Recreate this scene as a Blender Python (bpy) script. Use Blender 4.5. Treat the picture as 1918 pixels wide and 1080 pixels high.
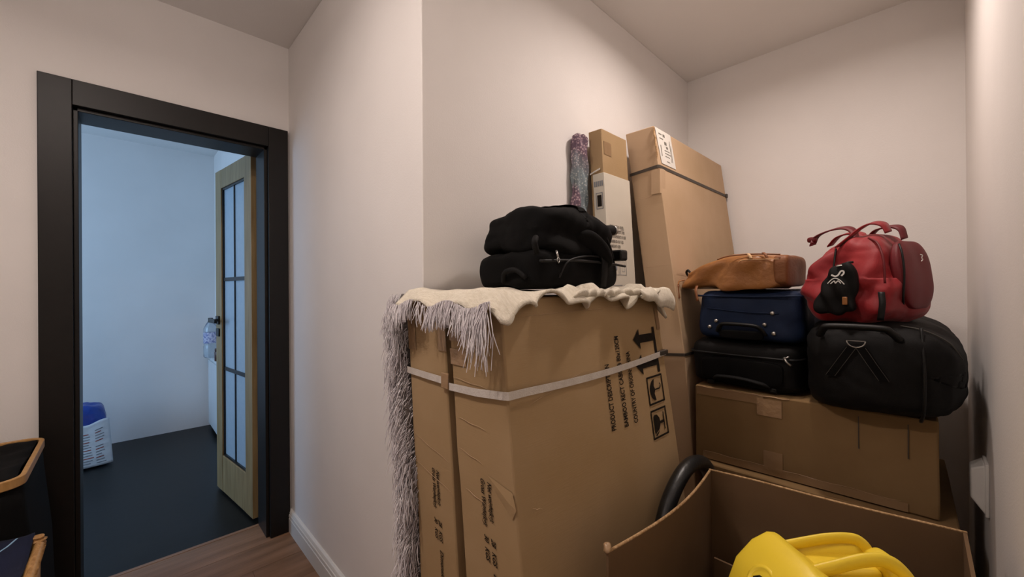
import bpy, bmesh, math, random
from mathutils import Vector, Matrix, noise
R = math.radians
random.seed(7)
S = bpy.context.scene
for o in list(bpy.data.objects): bpy.data.objects.remove(o)
COL = S.collection

# ------------------------------------------------------------------ camera
CAM_H = 1.2511
cd = bpy.data.cameras.new('camera'); cam = bpy.data.objects.new('camera', cd); COL.objects.link(cam)
yaw, pitch, roll = 0.8018, 0.0011, -0.0069
F = Vector((-math.sin(yaw)*math.cos(pitch), math.cos(yaw)*math.cos(pitch), math.sin(pitch)))
Rt = Vector((math.cos(yaw), math.sin(yaw), 0)); Up = Rt.cross(F)
Rt, Up = math.cos(roll)*Rt+math.sin(roll)*Up, -math.sin(roll)*Rt+math.cos(roll)*Up
M = Matrix((Rt, Up, -F)).transposed().to_4x4(); M.translation = Vector((0, 0, CAM_H))
cam.matrix_world = M
cd.sensor_width = 36.0; cd.lens = 752.5642/1918*36; cd.clip_start = 0.01
S.camera = cam
# ------------------------------------------------------------------ world, lights, exposure
w = bpy.data.worlds.new('world'); S.world = w; w.use_nodes = True
w.node_tree.nodes['Background'].inputs[0].default_value = (0.42, 0.62, 1.0, 1)
w.node_tree.nodes['Background'].inputs[1].default_value = 1.0
S.view_settings.view_transform = 'Standard'; S.view_settings.look = 'None'
S.view_settings.gamma = 1; S.view_settings.use_curve_mapping = False
S.view_settings.exposure = 0.0
def area(name, loc, rot, sx, sy, power, col, spread=180):
    l = bpy.data.lights.new(name, 'AREA'); l.shape = 'RECTANGLE'; l.size = sx; l.size_y = sy
    l.energy = power; l.color = col; l.spread = R(spread)
    o = bpy.data.objects.new(name, l); COL.objects.link(o); o.location = loc; o.rotation_euler = rot
    return o
area('window_daylight', (-3.55, -2.17, 1.45), (R(90), 0, 0), 1.3, 1.4, 34, (0.42, 0.67, 1.0))
WARM = (1.0, 0.855, 0.775)
DOWNLIGHT = ((-0.35, 1.55), 10.0)          # recessed lamp in the storage niche
HALL = ((-1.02, -0.34), 12.5)             # recessed lamp in the hallway
FILL_BULB = ((-0.76, -0.16, 2.36), 85.0)       # unseen bulb added as fill for the hallway ceiling and walls

# ------------------------------------------------------------------ helpers
def lin(c):
    if isinstance(c, str):
        c = tuple(int(c[i:i+2], 16)/255 for i in (0, 2, 4))
    return tuple(x/12.92 if x <= .04045 else ((x+.055)/1.055)**2.4 for x in c) + (1,)
MATS = {}
def mat(name, col, rough=.6, col2=None, scale=8, stretch=(1,1,1), bump=0, bscale=60, bstretch=(1,1,1), metal=0, spec=.4, rnd=0,
        detail=4, trans=0, sheen=0, coord='Object', contrast=(.3,.7), alpha=1, wave=None, bdist=.01):
    m = bpy.data.materials.new(name); m.use_nodes = True; nt = m.node_tree; N = nt.nodes; L = nt.links
    b = N['Principled BSDF']; b.inputs['Base Color'].default_value = lin(col); b.inputs['Roughness'].default_value = rough
    b.inputs['Metallic'].default_value = metal; b.inputs['Specular IOR Level'].default_value = spec
    b.inputs['Transmission Weight'].default_value = trans; b.inputs['Sheen Weight'].default_value = sheen
    b.inputs['Alpha'].default_value = alpha
    tc = N.new('ShaderNodeTexCoord')
    def mapped(st):
        mp = N.new('ShaderNodeMapping'); mp.inputs['Scale'].default_value = st; L.new(tc.outputs[coord], mp.inputs[0]); return mp.outputs[0]
    out = None
    if col2 is not None:
        n = N.new('ShaderNodeTexNoise'); n.inputs['Scale'].default_value = scale; n.inputs['Detail'].default_value = detail
        L.new(mapped(stretch), n.inputs['Vector'])
        r = N.new('ShaderNodeValToRGB'); r.color_ramp.elements[0].position = contrast[0]; r.color_ramp.elements[1].position = contrast[1]
        r.color_ramp.elements[0].color = lin(col); r.color_ramp.elements[1].color = lin(col2)
        L.new(n.outputs['Fac'], r.inputs[0]); out = r.outputs[0]
    if rnd and out is not None:
        oi = N.new('ShaderNodeObjectInfo'); mr = N.new('ShaderNodeMapRange')
        mr.inputs[3].default_value = 1-rnd; mr.inputs[4].default_value = 1+rnd; L.new(oi.outputs['Random'], mr.inputs[0])
        h = N.new('ShaderNodeHueSaturation'); L.new(mr.outputs[0], h.inputs['Value']); L.new(out, h.inputs['Color']); out = h.outputs[0]
    if out is not None: L.new(out, b.inputs['Base Color'])
    if bump:
        if wave:
            n2 = N.new('ShaderNodeTexWave'); n2.bands_direction = wave; n2.inputs['Scale'].default_value = bscale; n2.inputs['Distortion'].default_value = 1.0
        else:
            n2 = N.new('ShaderNodeTexNoise'); n2.inputs['Scale'].default_value = bscale; n2.inputs['Detail'].default_value = 3
        L.new(mapped(bstretch), n2.inputs['Vector'])
        bp = N.new('ShaderNodeBump'); bp.inputs['Strength'].default_value = bump; bp.inputs['Distance'].default_value = bdist
        L.new(n2.outputs['Fac'], bp.inputs['Height']); L.new(bp.outputs[0], b.inputs['Normal'])
    MATS[name] = m; return m

def obj(name, verts, faces, m, parent=None, smooth=False):
    me = bpy.data.meshes.new(name); me.from_pydata([tuple(v) for v in verts], [], faces); me.update()
    if smooth:
        for p in me.polygons: p.use_smooth = True
    return link(name, me, m, parent)
def link(name, me, m, parent=None):
    o = bpy.data.objects.new(name, me); COL.objects.link(o)
    if m: 
        if not me.materials: me.materials.append(MATS[m] if isinstance(m, str) else m)
    if parent is not None: o.parent = parent
    return o
def tag(o, label, cat, group=None, kind=None):
    if label: o['label'] = label
    if cat: o['category'] = cat
    if group: o['group'] = group
    if kind: o['kind'] = kind
    return o
def thing(name, label, cat, loc=(0,0,0), rz=0, group=None):
    o = bpy.data.objects.new(name, None); COL.objects.link(o); o.location = loc; o.rotation_euler = (0,0,rz); o.empty_display_size = .05
    return tag(o, label, cat, group)
class MB:
    """collects simple shapes into one mesh"""
    def __init__(s): s.v = []; s.f = []
    def box(s, x0, x1, y0, y1, z0, z1):
        n = len(s.v)
        s.v += [(x0,y0,z0),(x1,y0,z0),(x1,y1,z0),(x0,y1,z0),(x0,y0,z1),(x1,y0,z1),(x1,y1,z1),(x0,y1,z1)]
        s.f += [tuple(n+i for i in q) for q in ((0,3,2,1),(4,5,6,7),(0,1,5,4),(1,2,6,5),(2,3,7,6),(3,0,4,7))]
        return s
    def hexa(s, c):
        n = len(s.v); s.v += [tuple(p) for p in c]
        s.f += [tuple(n+i for i in q) for q in ((0,3,2,1),(4,5,6,7),(0,1,5,4),(1,2,6,5),(2,3,7,6),(3,0,4,7))]
        return s
    def tube(s, pts, r, seg=10, cap=True, flat=1.0, side=None):
        pts = [Vector(p) for p in pts]; n0 = len(s.v); rs = r if isinstance(r, (list,tuple)) else [r]*len(pts)
        prev = None
        for i, p in enumerate(pts):
            t = (pts[min(i+1,len(pts)-1)]-pts[max(i-1,0)]).normalized()
            if side is not None: a = (Vector(side)-t*t.dot(Vector(side))).normalized()
            else:
                a = prev-t*prev.dot(t) if prev is not None else t.orthogonal()
                a.normalize()
            prev = a; b = t.cross(a)
            for k in range(seg):
                th = 2*math.pi*k/seg; s.v.append(tuple(p + rs[i]*(a*math.cos(th)+b*math.sin(th)*flat)))
        for i in range(len(pts)-1):
            for k in range(seg):
                k2 = (k+1) % seg
                s.f.append((n0+i*seg+k, n0+i*seg+k2, n0+(i+1)*seg+k2, n0+(i+1)*seg+k))
        if cap:
            s.f.append(tuple(n0+k for k in reversed(range(seg)))); e = n0+(len(pts)-1)*seg; s.f.append(tuple(e+k for k in range(seg)))
        return s
    def lathe(s, prof, seg=24, c=(0,0,0), axis=None):
        n0 = len(s.v)
        A = Matrix.Identity(3) if axis is None else Vector(axis).to_track_quat('Z','Y').to_matrix()
        for (r, z) in prof:
            for k in range(seg):
                th = 2*math.pi*k/seg; s.v.append(tuple(Vector(c)+A@Vector((r*math.cos(th), r*math.sin(th), z))))
        for i in range(len(prof)-1):
            for k in range(seg):
                k2 = (k+1) % seg; s.f.append((n0+i*seg+k, n0+i*seg+k2, n0+(i+1)*seg+k2, n0+(i+1)*seg+k))
        s.f.append(tuple(n0+k for k in reversed(range(seg)))); e = n0+(len(prof)-1)*seg; s.f.append(tuple(e+k for k in range(seg)))
        return s
    def ribbon(s, pts, width, normal_fn, th=.0015):
        """flat band: pts centreline, width vector per point, normal_fn(i) gives outward normal"""
        n0 = len(s.v); pts = [Vector(p) for p in pts]
        for i, p in enumerate(pts):
            wv = Vector(width(i)) if callable(width) else Vector(width); nn = Vector(normal_fn(i)) if callable(normal_fn) else Vector(normal_fn)
            for a, b in ((-.5,0),(.5,0),(.5,1),(-.5,1)): s.v.append(tuple(p+wv*a+nn*th*b))
        for i in range(len(pts)-1):
            for k in range(4):
                k2 = (k+1) % 4; s.f.append((n0+i*4+k, n0+i*4+k2, n0+(i+1)*4+k2, n0+(i+1)*4+k))
        s.f.append((n0+3,n0+2,n0+1,n0)); e = n0+4*(len(pts)-1); s.f.append((e,e+1,e+2,e+3))
        return s
    def poly2(s, pts2, mapf):
        n = len(s.v); s.v += [tuple(mapf(*p)) for p in pts2]; s.f.append(tuple(range(n, n+len(pts2)))); return s
    def build(s, name, m, parent=None, smooth=False, bevel=0, bseg=2):
        o = obj(name, s.v, s.f, m, parent, smooth)
        bm = bmesh.new(); bm.from_mesh(o.data); bmesh.ops.recalc_face_normals(bm, faces=bm.faces); bm.to_mesh(o.data); bm.free()
        if bevel: add_bevel(o, bevel, bseg)
        return o
def add_bevel(o, w, seg=2, ang=40):
    b = o.modifiers.new('bevel', 'BEVEL'); b.width = w; b.segments = seg; b.limit_method = 'ANGLE'; b.angle_limit = R(ang); b.harden_normals = False
    for p in o.data.polygons: p.use_smooth = True
    try: o.data.set_sharp_from_angle(angle=R(50))
    except Exception: pass
def spline(pts, n=8):
    pts = [Vector(p) for p in pts]; out = []
    P = [2*pts[0]-pts[1]]+pts+[2*pts[-1]-pts[-2]]
    for i in range(1, len(P)-2):
        for k in range(n):
            t = k/n; a,b,c,d = P[i-1],P[i],P[i+1],P[i+2]
            out.append(.5*((2*b)+(c-a)*t+(2*a-5*b+4*c-d)*t*t+(3*b-a-3*c+d)*t**3))
    out.append(pts[-1]); return out
def N3(p, sc, seed=0): return noise.noise(Vector((p[0]*sc+seed*7.3, p[1]*sc+seed*3.1, p[2]*sc-seed*5.7)))
def cubegrid(n):
    """unit cube surface points and faces, welded"""
    idx = {}; V = []; Fs = []
    def vid(p):
        k = tuple(round(x*1e4) for x in p)
        if k not in idx: idx[k] = len(V); V.append(p)
        return idx[k]
    for ax in range(3):
        for sg in (-1, 1):
            for i in range(n):
                for j in range(n):
                    q = []
                    for (a, b) in ((i,j),(i+1,j),(i+1,j+1),(i,j+1)):
                        p = [0,0,0]; p[ax] = sg; p[(ax+1)%3] = -1+2*a/n; p[(ax+2)%3] = -1+2*b/n; q.append(vid(tuple(p)))
                    Fs.append(tuple(q) if sg > 0 else tuple(reversed(q)))
    return V, Fs
def soft(name, size, loc, m, parent=None, n=20, p=4.0, rot=(0,0,0), deform=None, zp=None):
    """rounded soft body: superellipsoid of half-sizes size, deform(u, P) gets the unit point and local point"""
    V, Fs = cubegrid(n); out = []
    from mathutils import Euler
    E = Euler(rot).to_matrix()
    for c in V:
        c = tuple(math.sin(x*math.pi/2) if False else x for x in c)
        L = (abs(c[0])**p+abs(c[1])**p+abs(c[2])**p)**(1/p)
        u = Vector((c[0]/L, c[1]/L, c[2]/L)); P = Vector((u.x*size[0], u.y*size[1], u.z*size[2]))
        if deform: P = deform(u, P)
        out.append(E@P+Vector(loc))
    return obj(name, out, Fs, m, parent, True)
def carton(name, corners, m, parent=None, n=6, wob=.0015, bulge=0, seed=0, bevel=.004):
    """closed box from 8 corners (bottom 4 ccw, top 4 ccw)"""
    c = [Vector(x) for x in corners]; V, Fs = cubegrid(n); out = []
    for q in V:
        a, b, t = ((x+1)/2 for x in q)
        lo = (c[0]*(1-a)+c[1]*a)*(1-b)+(c[3]*(1-a)+c[2]*a)*b
        hi = (c[4]*(1-a)+c[5]*a)*(1-b)+(c[7]*(1-a)+c[6]*a)*b
        P = lo*(1-t)+hi*t
        k = Vector((N3(P,9,seed), N3(P,9,seed+1), N3(P,9,seed+2)))*wob
        edge = [1-abs(x)**6 for x in q]
        if bulge:
            if abs(q[0]) == 1: k.x += q[0]*bulge*edge[1]*edge[2]
            if abs(q[1]) == 1: k.y += q[1]*bulge*edge[0]*edge[2]
        if t == 0: k.z = 0
        out.append(P+k)
    o = obj(name, out, Fs, m, parent)
    if bevel: add_bevel(o, bevel, 2, 50)
    return o
_TXT = {}
def text2(s, size=1.0, shear=0, bold=0.0):
    c = bpy.data.curves.new('tmp', 'FONT'); c.body = s; c.size = size; c.shear = shear; c.offset = bold; c.resolution_u = 3
    o = bpy.data.objects.new('tmp', c); COL.objects.link(o)
    dg = bpy.context.evaluated_depsgraph_get(); me = bpy.data.meshes.new_from_object(o.evaluated_get(dg))
    v = [(p.co.x, p.co.y) for p in me.vertices]; f = [tuple(p.vertices) for p in me.polygons]
    bpy.data.objects.remove(o); bpy.data.curves.remove(c); bpy.data.meshes.remove(me)
    return v, f
def print_text(mb, s, size, start, d, mapf, shear=0, bold=0.0, length=None):
    """d: (cos,sin) of reading direction in the face's u,v frame"""
    v, f = text2(s, size, shear, bold)
    if length:
        k = length/max(p[0] for p in v); v = [(p[0]*k, p[1]) for p in v]
    n = len(mb.v)
    for (a, b) in v:
        mb.v.append(tuple(mapf(start[0]+a*d[0]-b*d[1], start[1]+a*d[1]+b*d[0])))
    mb.f += [tuple(n+i for i in q) for q in f]

# ------------------------------------------------------------------ materials
mat('paint', 'e9e5e2', .62, 'e4e0dd', 3, bump=.06, bscale=220, spec=.35)
mat('paint_ceiling', 'e9e6e3', .8, 'e5e2df', 2, bump=.05, bscale=200, spec=.2)
mat('trim_white', 'd9d7d3', .4, 'd2d0cc', 5, spec=.4)
mat('black_frame', '0f0c0a', .45, '130f0c', 30, bump=.03, bscale=300, spec=.35)
mat('oak', 'a08a62', .5, '7d6744', 14, (3,3,.25), bump=.15, bscale=40, bstretch=(4,4,.3), contrast=(.25,.75))
mat('plank_wood', '98745a', .45, '70533c', 7, (3.5,.35,1), bump=.12, bscale=30, bstretch=(5,.4,1), rnd=.16, contrast=(.25,.8))
mat('floor_under', '2e2219', .8, '35281e', 5)
mat('dark_floor', '0e0d0c', .38, '171615', 2.2, bump=.03, bscale=20, spec=.22)
mat('frosted', 'b9cfe0', .45, 'c3d7e6', 30, spec=.5, trans=.35)
mat('black_metal', '0d0d0e', .35, '141414', 30, spec=.5, metal=.3)
mat('steel', 'b9b7b2', .3, 'a5a39e', 20, metal=.9)
mat('card', 'a98f6d', .85, '9e835f', 4, bdist=.004, bump=.06, bscale=26, bstretch=(1,1,14), spec=.12)
mat('card_light', 'bfa386', .85, 'b59a7b', 4, bdist=.004, bump=.06, bscale=26, bstretch=(1,1,14), spec=.12)
mat('card_dark', '886e4c', .85, '7d6343', 5, bdist=.004, bump=.06, bscale=26, bstretch=(14,1,1), spec=.12)
mat('card_inside', '715a44', .9, '67513c', 5, bump=.05, bscale=40, spec=.1)  # darkened: the shade inside the open carton is put into this colour
mat('card_edge', 'c9a982', .9, '8b6a46', 160, spec=.1)
mat('tape', '94785a', .3, '8c7050', 12, bump=.15, bscale=30, spec=.5)
mat('tape_clear', 'a88a6a', .2, '9c7e5e', 14, bump=.3, bscale=40, spec=.6)
mat('strap_white', 'd6cfc8', .35, 'c8c0b8', 40, bump=.2, bscale=300, spec=.4)
mat('strap_dark', '3d3630', .5, '4a423a', 30)
mat('ink', '17120d', .75, '221a12', 60, spec=.2)
mat('ink_grey', '6b665f', .8, '7b766e', 80)
mat('sleeve', 'cfc8ba', .6, 'c7c0b2', 6, spec=.3)
mat('sleeve_side', 'b9b6b4', .6, 'b0adab', 6, spec=.3)
mat('paper', 'dcd8d0', .7, 'd3cec6', 10)
mat('cream_wool', 'efe7d6', .95, 'dcd2bd', 60, (1,4,1), bump=.8, bscale=260, bstretch=(1,3,1), spec=.1, sheen=.2, bdist=.004)
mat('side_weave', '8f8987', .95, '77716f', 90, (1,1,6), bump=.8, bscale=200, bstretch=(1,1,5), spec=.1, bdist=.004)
mat('fringe_grey', 'f0ecee', .95, 'c8c1c6', 25, spec=.1, sheen=.2)
mat('black_fabric', '060606', .85, '090808', 20, bump=.3, bscale=700, spec=.15, bdist=.002)
mat('black_nylon', '080707', .7, '0c0b0b', 16, bump=.3, bscale=700, spec=.2, bdist=.002)
mat('black_plain', '080808', .5, '0b0a0a', 20, spec=.3)
mat('blue_nylon', '12233f', .65, '0e1c36', 18, bump=.3, bscale=700, spec=.25, bdist=.002)
mat('red_nylon', '94181f', .55, '7c1219', 9, bump=.3, bscale=700, spec=.35, sheen=.1, bdist=.002)
mat('red_dark', '68121a', .5, '5a0f16', 9, bump=.3, bscale=700, spec=.35, bdist=.002)
mat('tan_leather', 'a06c3c', .36, '8c5a2e', 7, bump=.18, bscale=70, spec=.5)
mat('tan_leather_side', '865430', .6, '774827', 9, bump=.15, bscale=90, spec=.45)
mat('stitch', 'd9b58a', .8, 'caa67c', 60)
mat('grey_stitch', '3f3c38', .8, '46433e', 60)
mat('white_print', 'e4e2de', .6, 'd8d6d2', 40)
mat('rubber', '151617', .38, '1c1d1e', 30, bump=.1, bscale=80, spec=.5)
mat('yellow_plastic', 'efd23c', .42, 'e8ca33', 5, bump=.04, bscale=200, spec=.5)
mat('bamboo', 'b98f58', .45, 'a47a45', 16, (6,6,1), spec=.4)
mat('rattan', 'b88d5a', .6, '8f6739', 60, bump=.5, bscale=120)
mat('navy_cloth', '0b1330', .9, '080e26', 12, bump=.35, bscale=500, bdist=.002)
mat('light_blue', '8fb2cf', .8, '7fa3c2', 40)
mat('sack_blue', '123f9c', .32, '0e3484', 6, bump=.2, bscale=25, spec=.5)
mat('sack_white', 'dfe2e6', .35, 'd2d6dc', 8, bump=.15, bscale=25, spec=.5)
mat('print_red', 'a34b41', .6, '8f4038', 30)
mat('print_grey', '8a8d93', .6, '7a7d84', 30)
mat('cabinet_white', 'dfe3e6', .35, 'd8dcdf', 4, spec=.45)
mat('bottle_plastic', 'dfe8f0', .12, 'd5e0ea', 10, trans=.85, spec=.5)
mat('bottle_label', 'c9c9dd', .5, '7f86b4', 60, contrast=(.45,.6))
mat('jar_brown', '4a332c', .3, '5b3f36', 30)
mat('socket_white', 'dcdad6', .3, 'd5d3cf', 10, spec=.5)
mat('lamp_body', 'd8d6d2', .4, 'cfcdc9', 20)
m = mat('floral', '8d5d72', .9, '6d4358', 24)
# floral print: rosettes of pale petals on plum and grey-teal ground
nt = m.node_tree; N = nt.nodes; L = nt.links; bs = N['Principled BSDF']
tc = N.new('ShaderNodeTexCoord'); vo = N.new('ShaderNodeTexVoronoi'); vo.inputs['Scale'].default_value = 110; L.new(tc.outputs['Object'], vo.inputs['Vector'])
cr = N.new('ShaderNodeValToRGB'); cr.color_ramp.elements[0].color = lin('b8a4a6'); cr.color_ramp.elements[0].position = .18
cr.color_ramp.elements[1].color = lin('7d6470'); cr.color_ramp.elements[1].position = .42
e = cr.color_ramp.elements.new(.62); e.color = lin('62505e')
L.new(vo.outputs['Distance'], cr.inputs[0]); n2 = N.new('ShaderNodeTexNoise'); n2.inputs['Scale'].default_value = 3.2; L.new(tc.outputs['Object'], n2.inputs['Vector'])
cr2 = N.new('ShaderNodeValToRGB'); cr2.color_ramp.elements[0].position = .5; cr2.color_ramp.elements[1].position = .58
L.new(n2.outputs['Fac'], cr2.inputs[0]); mx = N.new('ShaderNodeMix'); mx.data_type = 'RGBA'; mx.blend_type = 'MIX'
L.new(cr2.outputs[0], mx.inputs['Factor']); L.new(cr.outputs[0], mx.inputs['A'])
cr3 = N.new('ShaderNodeValToRGB'); cr3.color_ramp.elements[0].color = lin('aeb2b0'); cr3.color_ramp.elements[0].position = .18
cr3.color_ramp.elements[1].color = lin('747f84'); cr3.color_ramp.elements[1].position = .4
L.new(vo.outputs['Distance'], cr3.inputs[0]); L.new(cr3.outputs[0], mx.inputs['B']); L.new(mx.outputs['Result'], bs.inputs['Base Color'])

# ------------------------------------------------------------------ the setting
XA, YB, XC, YD, XE, H = -2.3283, 0.6291, -1.0233, 2.515, 0.1152, 2.5195
XA2, XF, YR, YW, YBK = -2.49, -4.68, 0.623, -2.2, -1.7
DY0, DY1, DZ = -.20, .595, 2.04         # opening in the masonry
def struct(name, mb, m, parent=None, **k):
    o = mb.build(name, m, parent, **k)
    if parent is None: o['kind'] = 'structure'
    return o
struct('wall_left', MB().box(XA2, XA, YBK, DY0, 0, H).box(XA2, XA, DY1, YB, 0, H).box(XA2, XA, DY0, DY1, DZ, H), 'paint')
struct('wall_pier', MB().box(XA2, XC, YB, YD+.15, 0, H), 'paint', bevel=.003)
struct('wall_back', MB().box(XC, XE+.15, YD, YD+.15, 0, H), 'paint')
struct('wall_right', MB().box(XE, XE+.15, YBK, YD, 0, H), 'paint')
struct('wall_rear', MB().box(XA2, XE+.15, YBK-.15, YBK, 0, H), 'paint')
struct('ceiling', MB().box(XF-.15, XE+.15, YW-.15, YD+.15, H, H+.1), 'paint_ceiling')
struct('wall_far', MB().box(XF-.15, XF, YW-.15, YD, 0, H), 'paint')
struct('wall_far_right', MB().box(XF, XA2, YR, YR+.15, 0, H), 'paint')
WX0, WX1, WZ0, WZ1 = -4.2, -2.9, .75, 2.15
struct('wall_far_left', MB().box(XF, WX0, YW-.15, YW, 0, H).box(WX1, XA2+.02, YW-.15, YW, 0, H).box(WX0, WX1, YW-.15, YW, 0, WZ0).box(WX0, WX1, YW-.15, YW, WZ1, H), 'paint')
struct('wall_hall_side', MB().box(XA2, XA2+.02, YW, YBK-.15, 0, H), 'paint')
win = struct('window_1', MB().box(WX0, WX1, YW-.10, YW-.04, WZ0, WZ0+.06).box(WX0, WX1, YW-.10, YW-.04, WZ1-.06, WZ1).box(WX0, WX0+.06, YW-.10, YW-.04, WZ0, WZ1)
       .box(WX1-.06, WX1, YW-.10, YW-.04, WZ0, WZ1).box((WX0+WX1)/2-.04, (WX0+WX1)/2+.04, YW-.10, YW-.04, WZ0, WZ1), 'trim_white', bevel=.004)
for a, b in ((WX0+.06, (WX0+WX1)/2-.04), ((WX0+WX1)/2+.04, WX1-.06)):
    MB().box(a, b, YW-.075, YW-.07, WZ0+.06, WZ1-.06).build('pane', 'bottle_plastic', win)
# floors
XT = -2.505
fl = struct('floor', MB().box(XT, XE+.15, YBK-.15, YD+.15, -.1, -.012), 'floor_under')
PW = .192; rowi = 0; x = XT+.022
protos = {}
while x < XE:
    x1 = min(x+PW-.0015, XE); y = YBK - [.2, .75, .45, 1.0][rowi % 4]; 
    while y < YD:
        ya, yb = max(y, YBK), min(y+1.28-.0015, YD)
        if yb-ya > .02:
            MB().box(x, x1, ya, yb, -.012, 0).build('plank', 'plank_wood', fl)
        y += 1.28
    x += PW; rowi += 1
struct('trim_1', MB().box(XT, XT+.022, DY0, DY1, -.012, .002), 'plank_wood', bevel=.001)
struct('floor_far', MB().box(XF-.15, XT, YW-.15, YD, -.1, -.001), 'dark_floor')
# moulded skirting board
def skirting(name, p0, p1, nrm, h=.112):
    prof = [(0,0),(.017,0),(.017,.070),(.0145,.072),(.0145,.076),(.017,.078),(.016,.090),(.012,.0915),(.012,.0955),(.014,.097),(.010,.107),(.004,h),(0,h)]
    v = []; f = []; n = len(prof)
    for p in (p0, p1):
        for a, z in prof: v.append((p[0]+nrm[0]*a, p[1]+nrm[1]*a, z))
    for i in range(n): j = (i+1) % n; f.append((i, j, n+j, n+i))
    f += [tuple(range(n)), tuple(range(2*n-1, n-1, -1))]
    mb = MB(); mb.v = v; mb.f = f; return struct(name, mb, 'trim_white')
skirting('baseboard_pier', (XA, YB), (XC-.0, YB), (0,-1))
skirting('baseboard_right', (XE, YBK), (XE, YD), (-1,0))
skirting('baseboard_back', (XC, YD), (XE, YD), (0,-1))
skirting('baseboard_left', (XA, YBK), (XA, -.235), (1,0))
# black door lining: casing, stepped reveal
fr = struct('trim_2', MB().box(XA2-.012, -2.333, -.140, -.125, 0, 1.98).box(XA2-.012, -2.333, .515, .530, 0, 1.98).box(XA2-.012, -2.333, -.140, .530, 1.965, 1.98), 'black_frame', bevel=.002)
fr['label'] = 'black lacquered door lining around the doorway'
MB().box(XA-.004, -2.309, -.229, -.140, 0, 2.08).build('casing', 'black_frame', fr, bevel=.002)
MB().box(XA-.004, -2.309, .530, .6195, 0, 2.08).build('casing', 'black_frame', fr, bevel=.002)
MB().box(XA-.004, -2.309, -.140, .530, 1.98, 2.08).build('casing', 'black_frame', fr, bevel=.002)
MB().box(XA2, XA, DY0, -.140, 0, 2.04).box(XA2, XA, .530, DY1, 0, 2.04).box(XA2, XA, DY0, DY1, 1.98, 2.04).build('jamb', 'black_frame', fr)
MB().box(XA2-.02, XA2, -.21, -.140, 0, 2.06).box(XA2-.02, XA2, .530, .60, 0, 2.06).box(XA2-.02, XA2, -.140, .53, 1.98, 2.06).build('casing', 'black_frame', fr, bevel=.002)

# open glazed door leaf (local x along the leaf from the hinge, y thickness, z up)
door = bpy.data.objects.new('door_1', None); COL.objects.link(door); door['kind'] = 'structure'; door['label'] = 'oak door with frosted panes standing open'
door.location = (-2.552, .520, .012); door.rotation_euler = (0, 0, math.atan2(.452-.530, -3.168+2.557))
LW, LH, TK = .602, 1.99, .040      # local +y looks to the hallway side (-Y world after the turn)
SW = .105
MB().box(0, SW, -TK/2, TK/2, 0, LH).build('stile', 'oak', door, bevel=.002)
MB().box(LW-SW, LW, -TK/2, TK/2, 0, LH).build('stile', 'oak', door, bevel=.002)
MB().box(SW, LW-SW, -TK/2+.001, TK/2-.001, 0, .22).build('rail', 'oak', door, bevel=.002)
MB().box(SW, LW-SW, -TK/2+.001, TK/2-.001, LH-.115, LH).build('rail', 'oak', door, bevel=.002)
g0, g1, z0, z1 = SW, LW-SW, .22, LH-.115
zs = [z0, z0+.54, z0+1.09, z1]; xm = (g0+g1)/2
for i in range(3):
    for (a, b) in ((g0, xm), (xm, g1)):
        MB().box(a+.004, b-.004, -.004, .004, zs[i]+.004, zs[i+1]-.004).build('pane', 'frosted', door)
for zz in zs[1:3]: MB().box(g0, g1, -.010, .010, zz-.011, zz+.011).build('muntin', 'black_metal', door)
MB().box(xm-.006, xm+.006, -.0095, .0095, z0, z1).build('muntin', 'black_metal', door)
MB().box(g0, g0+.012, -.013, .013, z0, z1).box(g1-.012, g1, -.013, .013, z0, z1).box(g0, g1, -.013, .013, z0, z0+.012).box(g0, g1, -.013, .013, z1-.012, z1).build('glazing_bead', 'black_metal', door)
for sg in (1, -1):
    hd = MB().box(LW-.075, LW-.023, *sorted((sg*TK/2, sg*(TK/2+.010))), 1.030, 1.082).build('handle', 'black_metal', door, bevel=.002)
    MB().box(LW-.058, LW-.040, *sorted((sg*(TK/2+.008), sg*(TK/2+.052))), 1.047, 1.065).box(LW-.165, LW-.040, *sorted((sg*(TK/2+.038), sg*(TK/2+.054))), 1.044, 1.068).build('lever', 'black_metal', hd, bevel=.003)
    MB().box(LW-.075, LW-.023, *sorted((sg*TK/2, sg*(TK/2+.008))), .955, 1.005).build('lock_plate', 'black_metal', door, bevel=.002)
for zz in (.2, 1.0, 1.75):
    MB().lathe([(.007,0),(.007,.09)], 10, (-.006, -TK/2, zz)).build('hinge', 'black_metal', door)

# ceiling lamps
for ((lx, ly), pw), lab_ in ((DOWNLIGHT, 'round white downlight in the storage niche ceiling'), (HALL, 'round white downlight in the hallway ceiling')):
    t = thing('ceiling_lamp', lab_, 'lamp', (lx, ly, H), 0, 'ceiling downlights')
    MB().lathe([(.075,-.0005),(.075,-.02),(.070,-.022),(.068,-.012),(.068,-.0005)], 28).build('ring', 'lamp_body', t, True)
    l = bpy.data.lights.new('downlight', 'AREA'); l.shape = 'DISK'; l.size = .13; l.energy = pw; l.color = WARM; l.spread = R(164)
    lo = bpy.data.objects.new('downlight', l); COL.objects.link(lo); lo.location = (lx, ly, H-.026)
(lx, ly, lz), pw = FILL_BULB  # added fill source, brightens the hallway beside the downlight
t = thing('fill_bulb', 'unseen bulb added as fill light under the hallway ceiling', 'lamp', (lx, ly, H))
MB().lathe([(.045,0),(.045,-.02),(.022,-.03),(.022,-.10),(.018,-.104)], 24).build('holder', 'lamp_body', t, True)
bm_ = mat('fill_glow', 'ffffff', .5); b_ = bm_.node_tree.nodes['Principled BSDF']
b_.inputs['Emission Color'].default_value = (*WARM, 1); b_.inputs['Emission Strength'].default_value = pw
soft('bulb', (.05,.05,.056), (0,0,lz-H), 'fill_glow', t, 8, 2)

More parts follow.
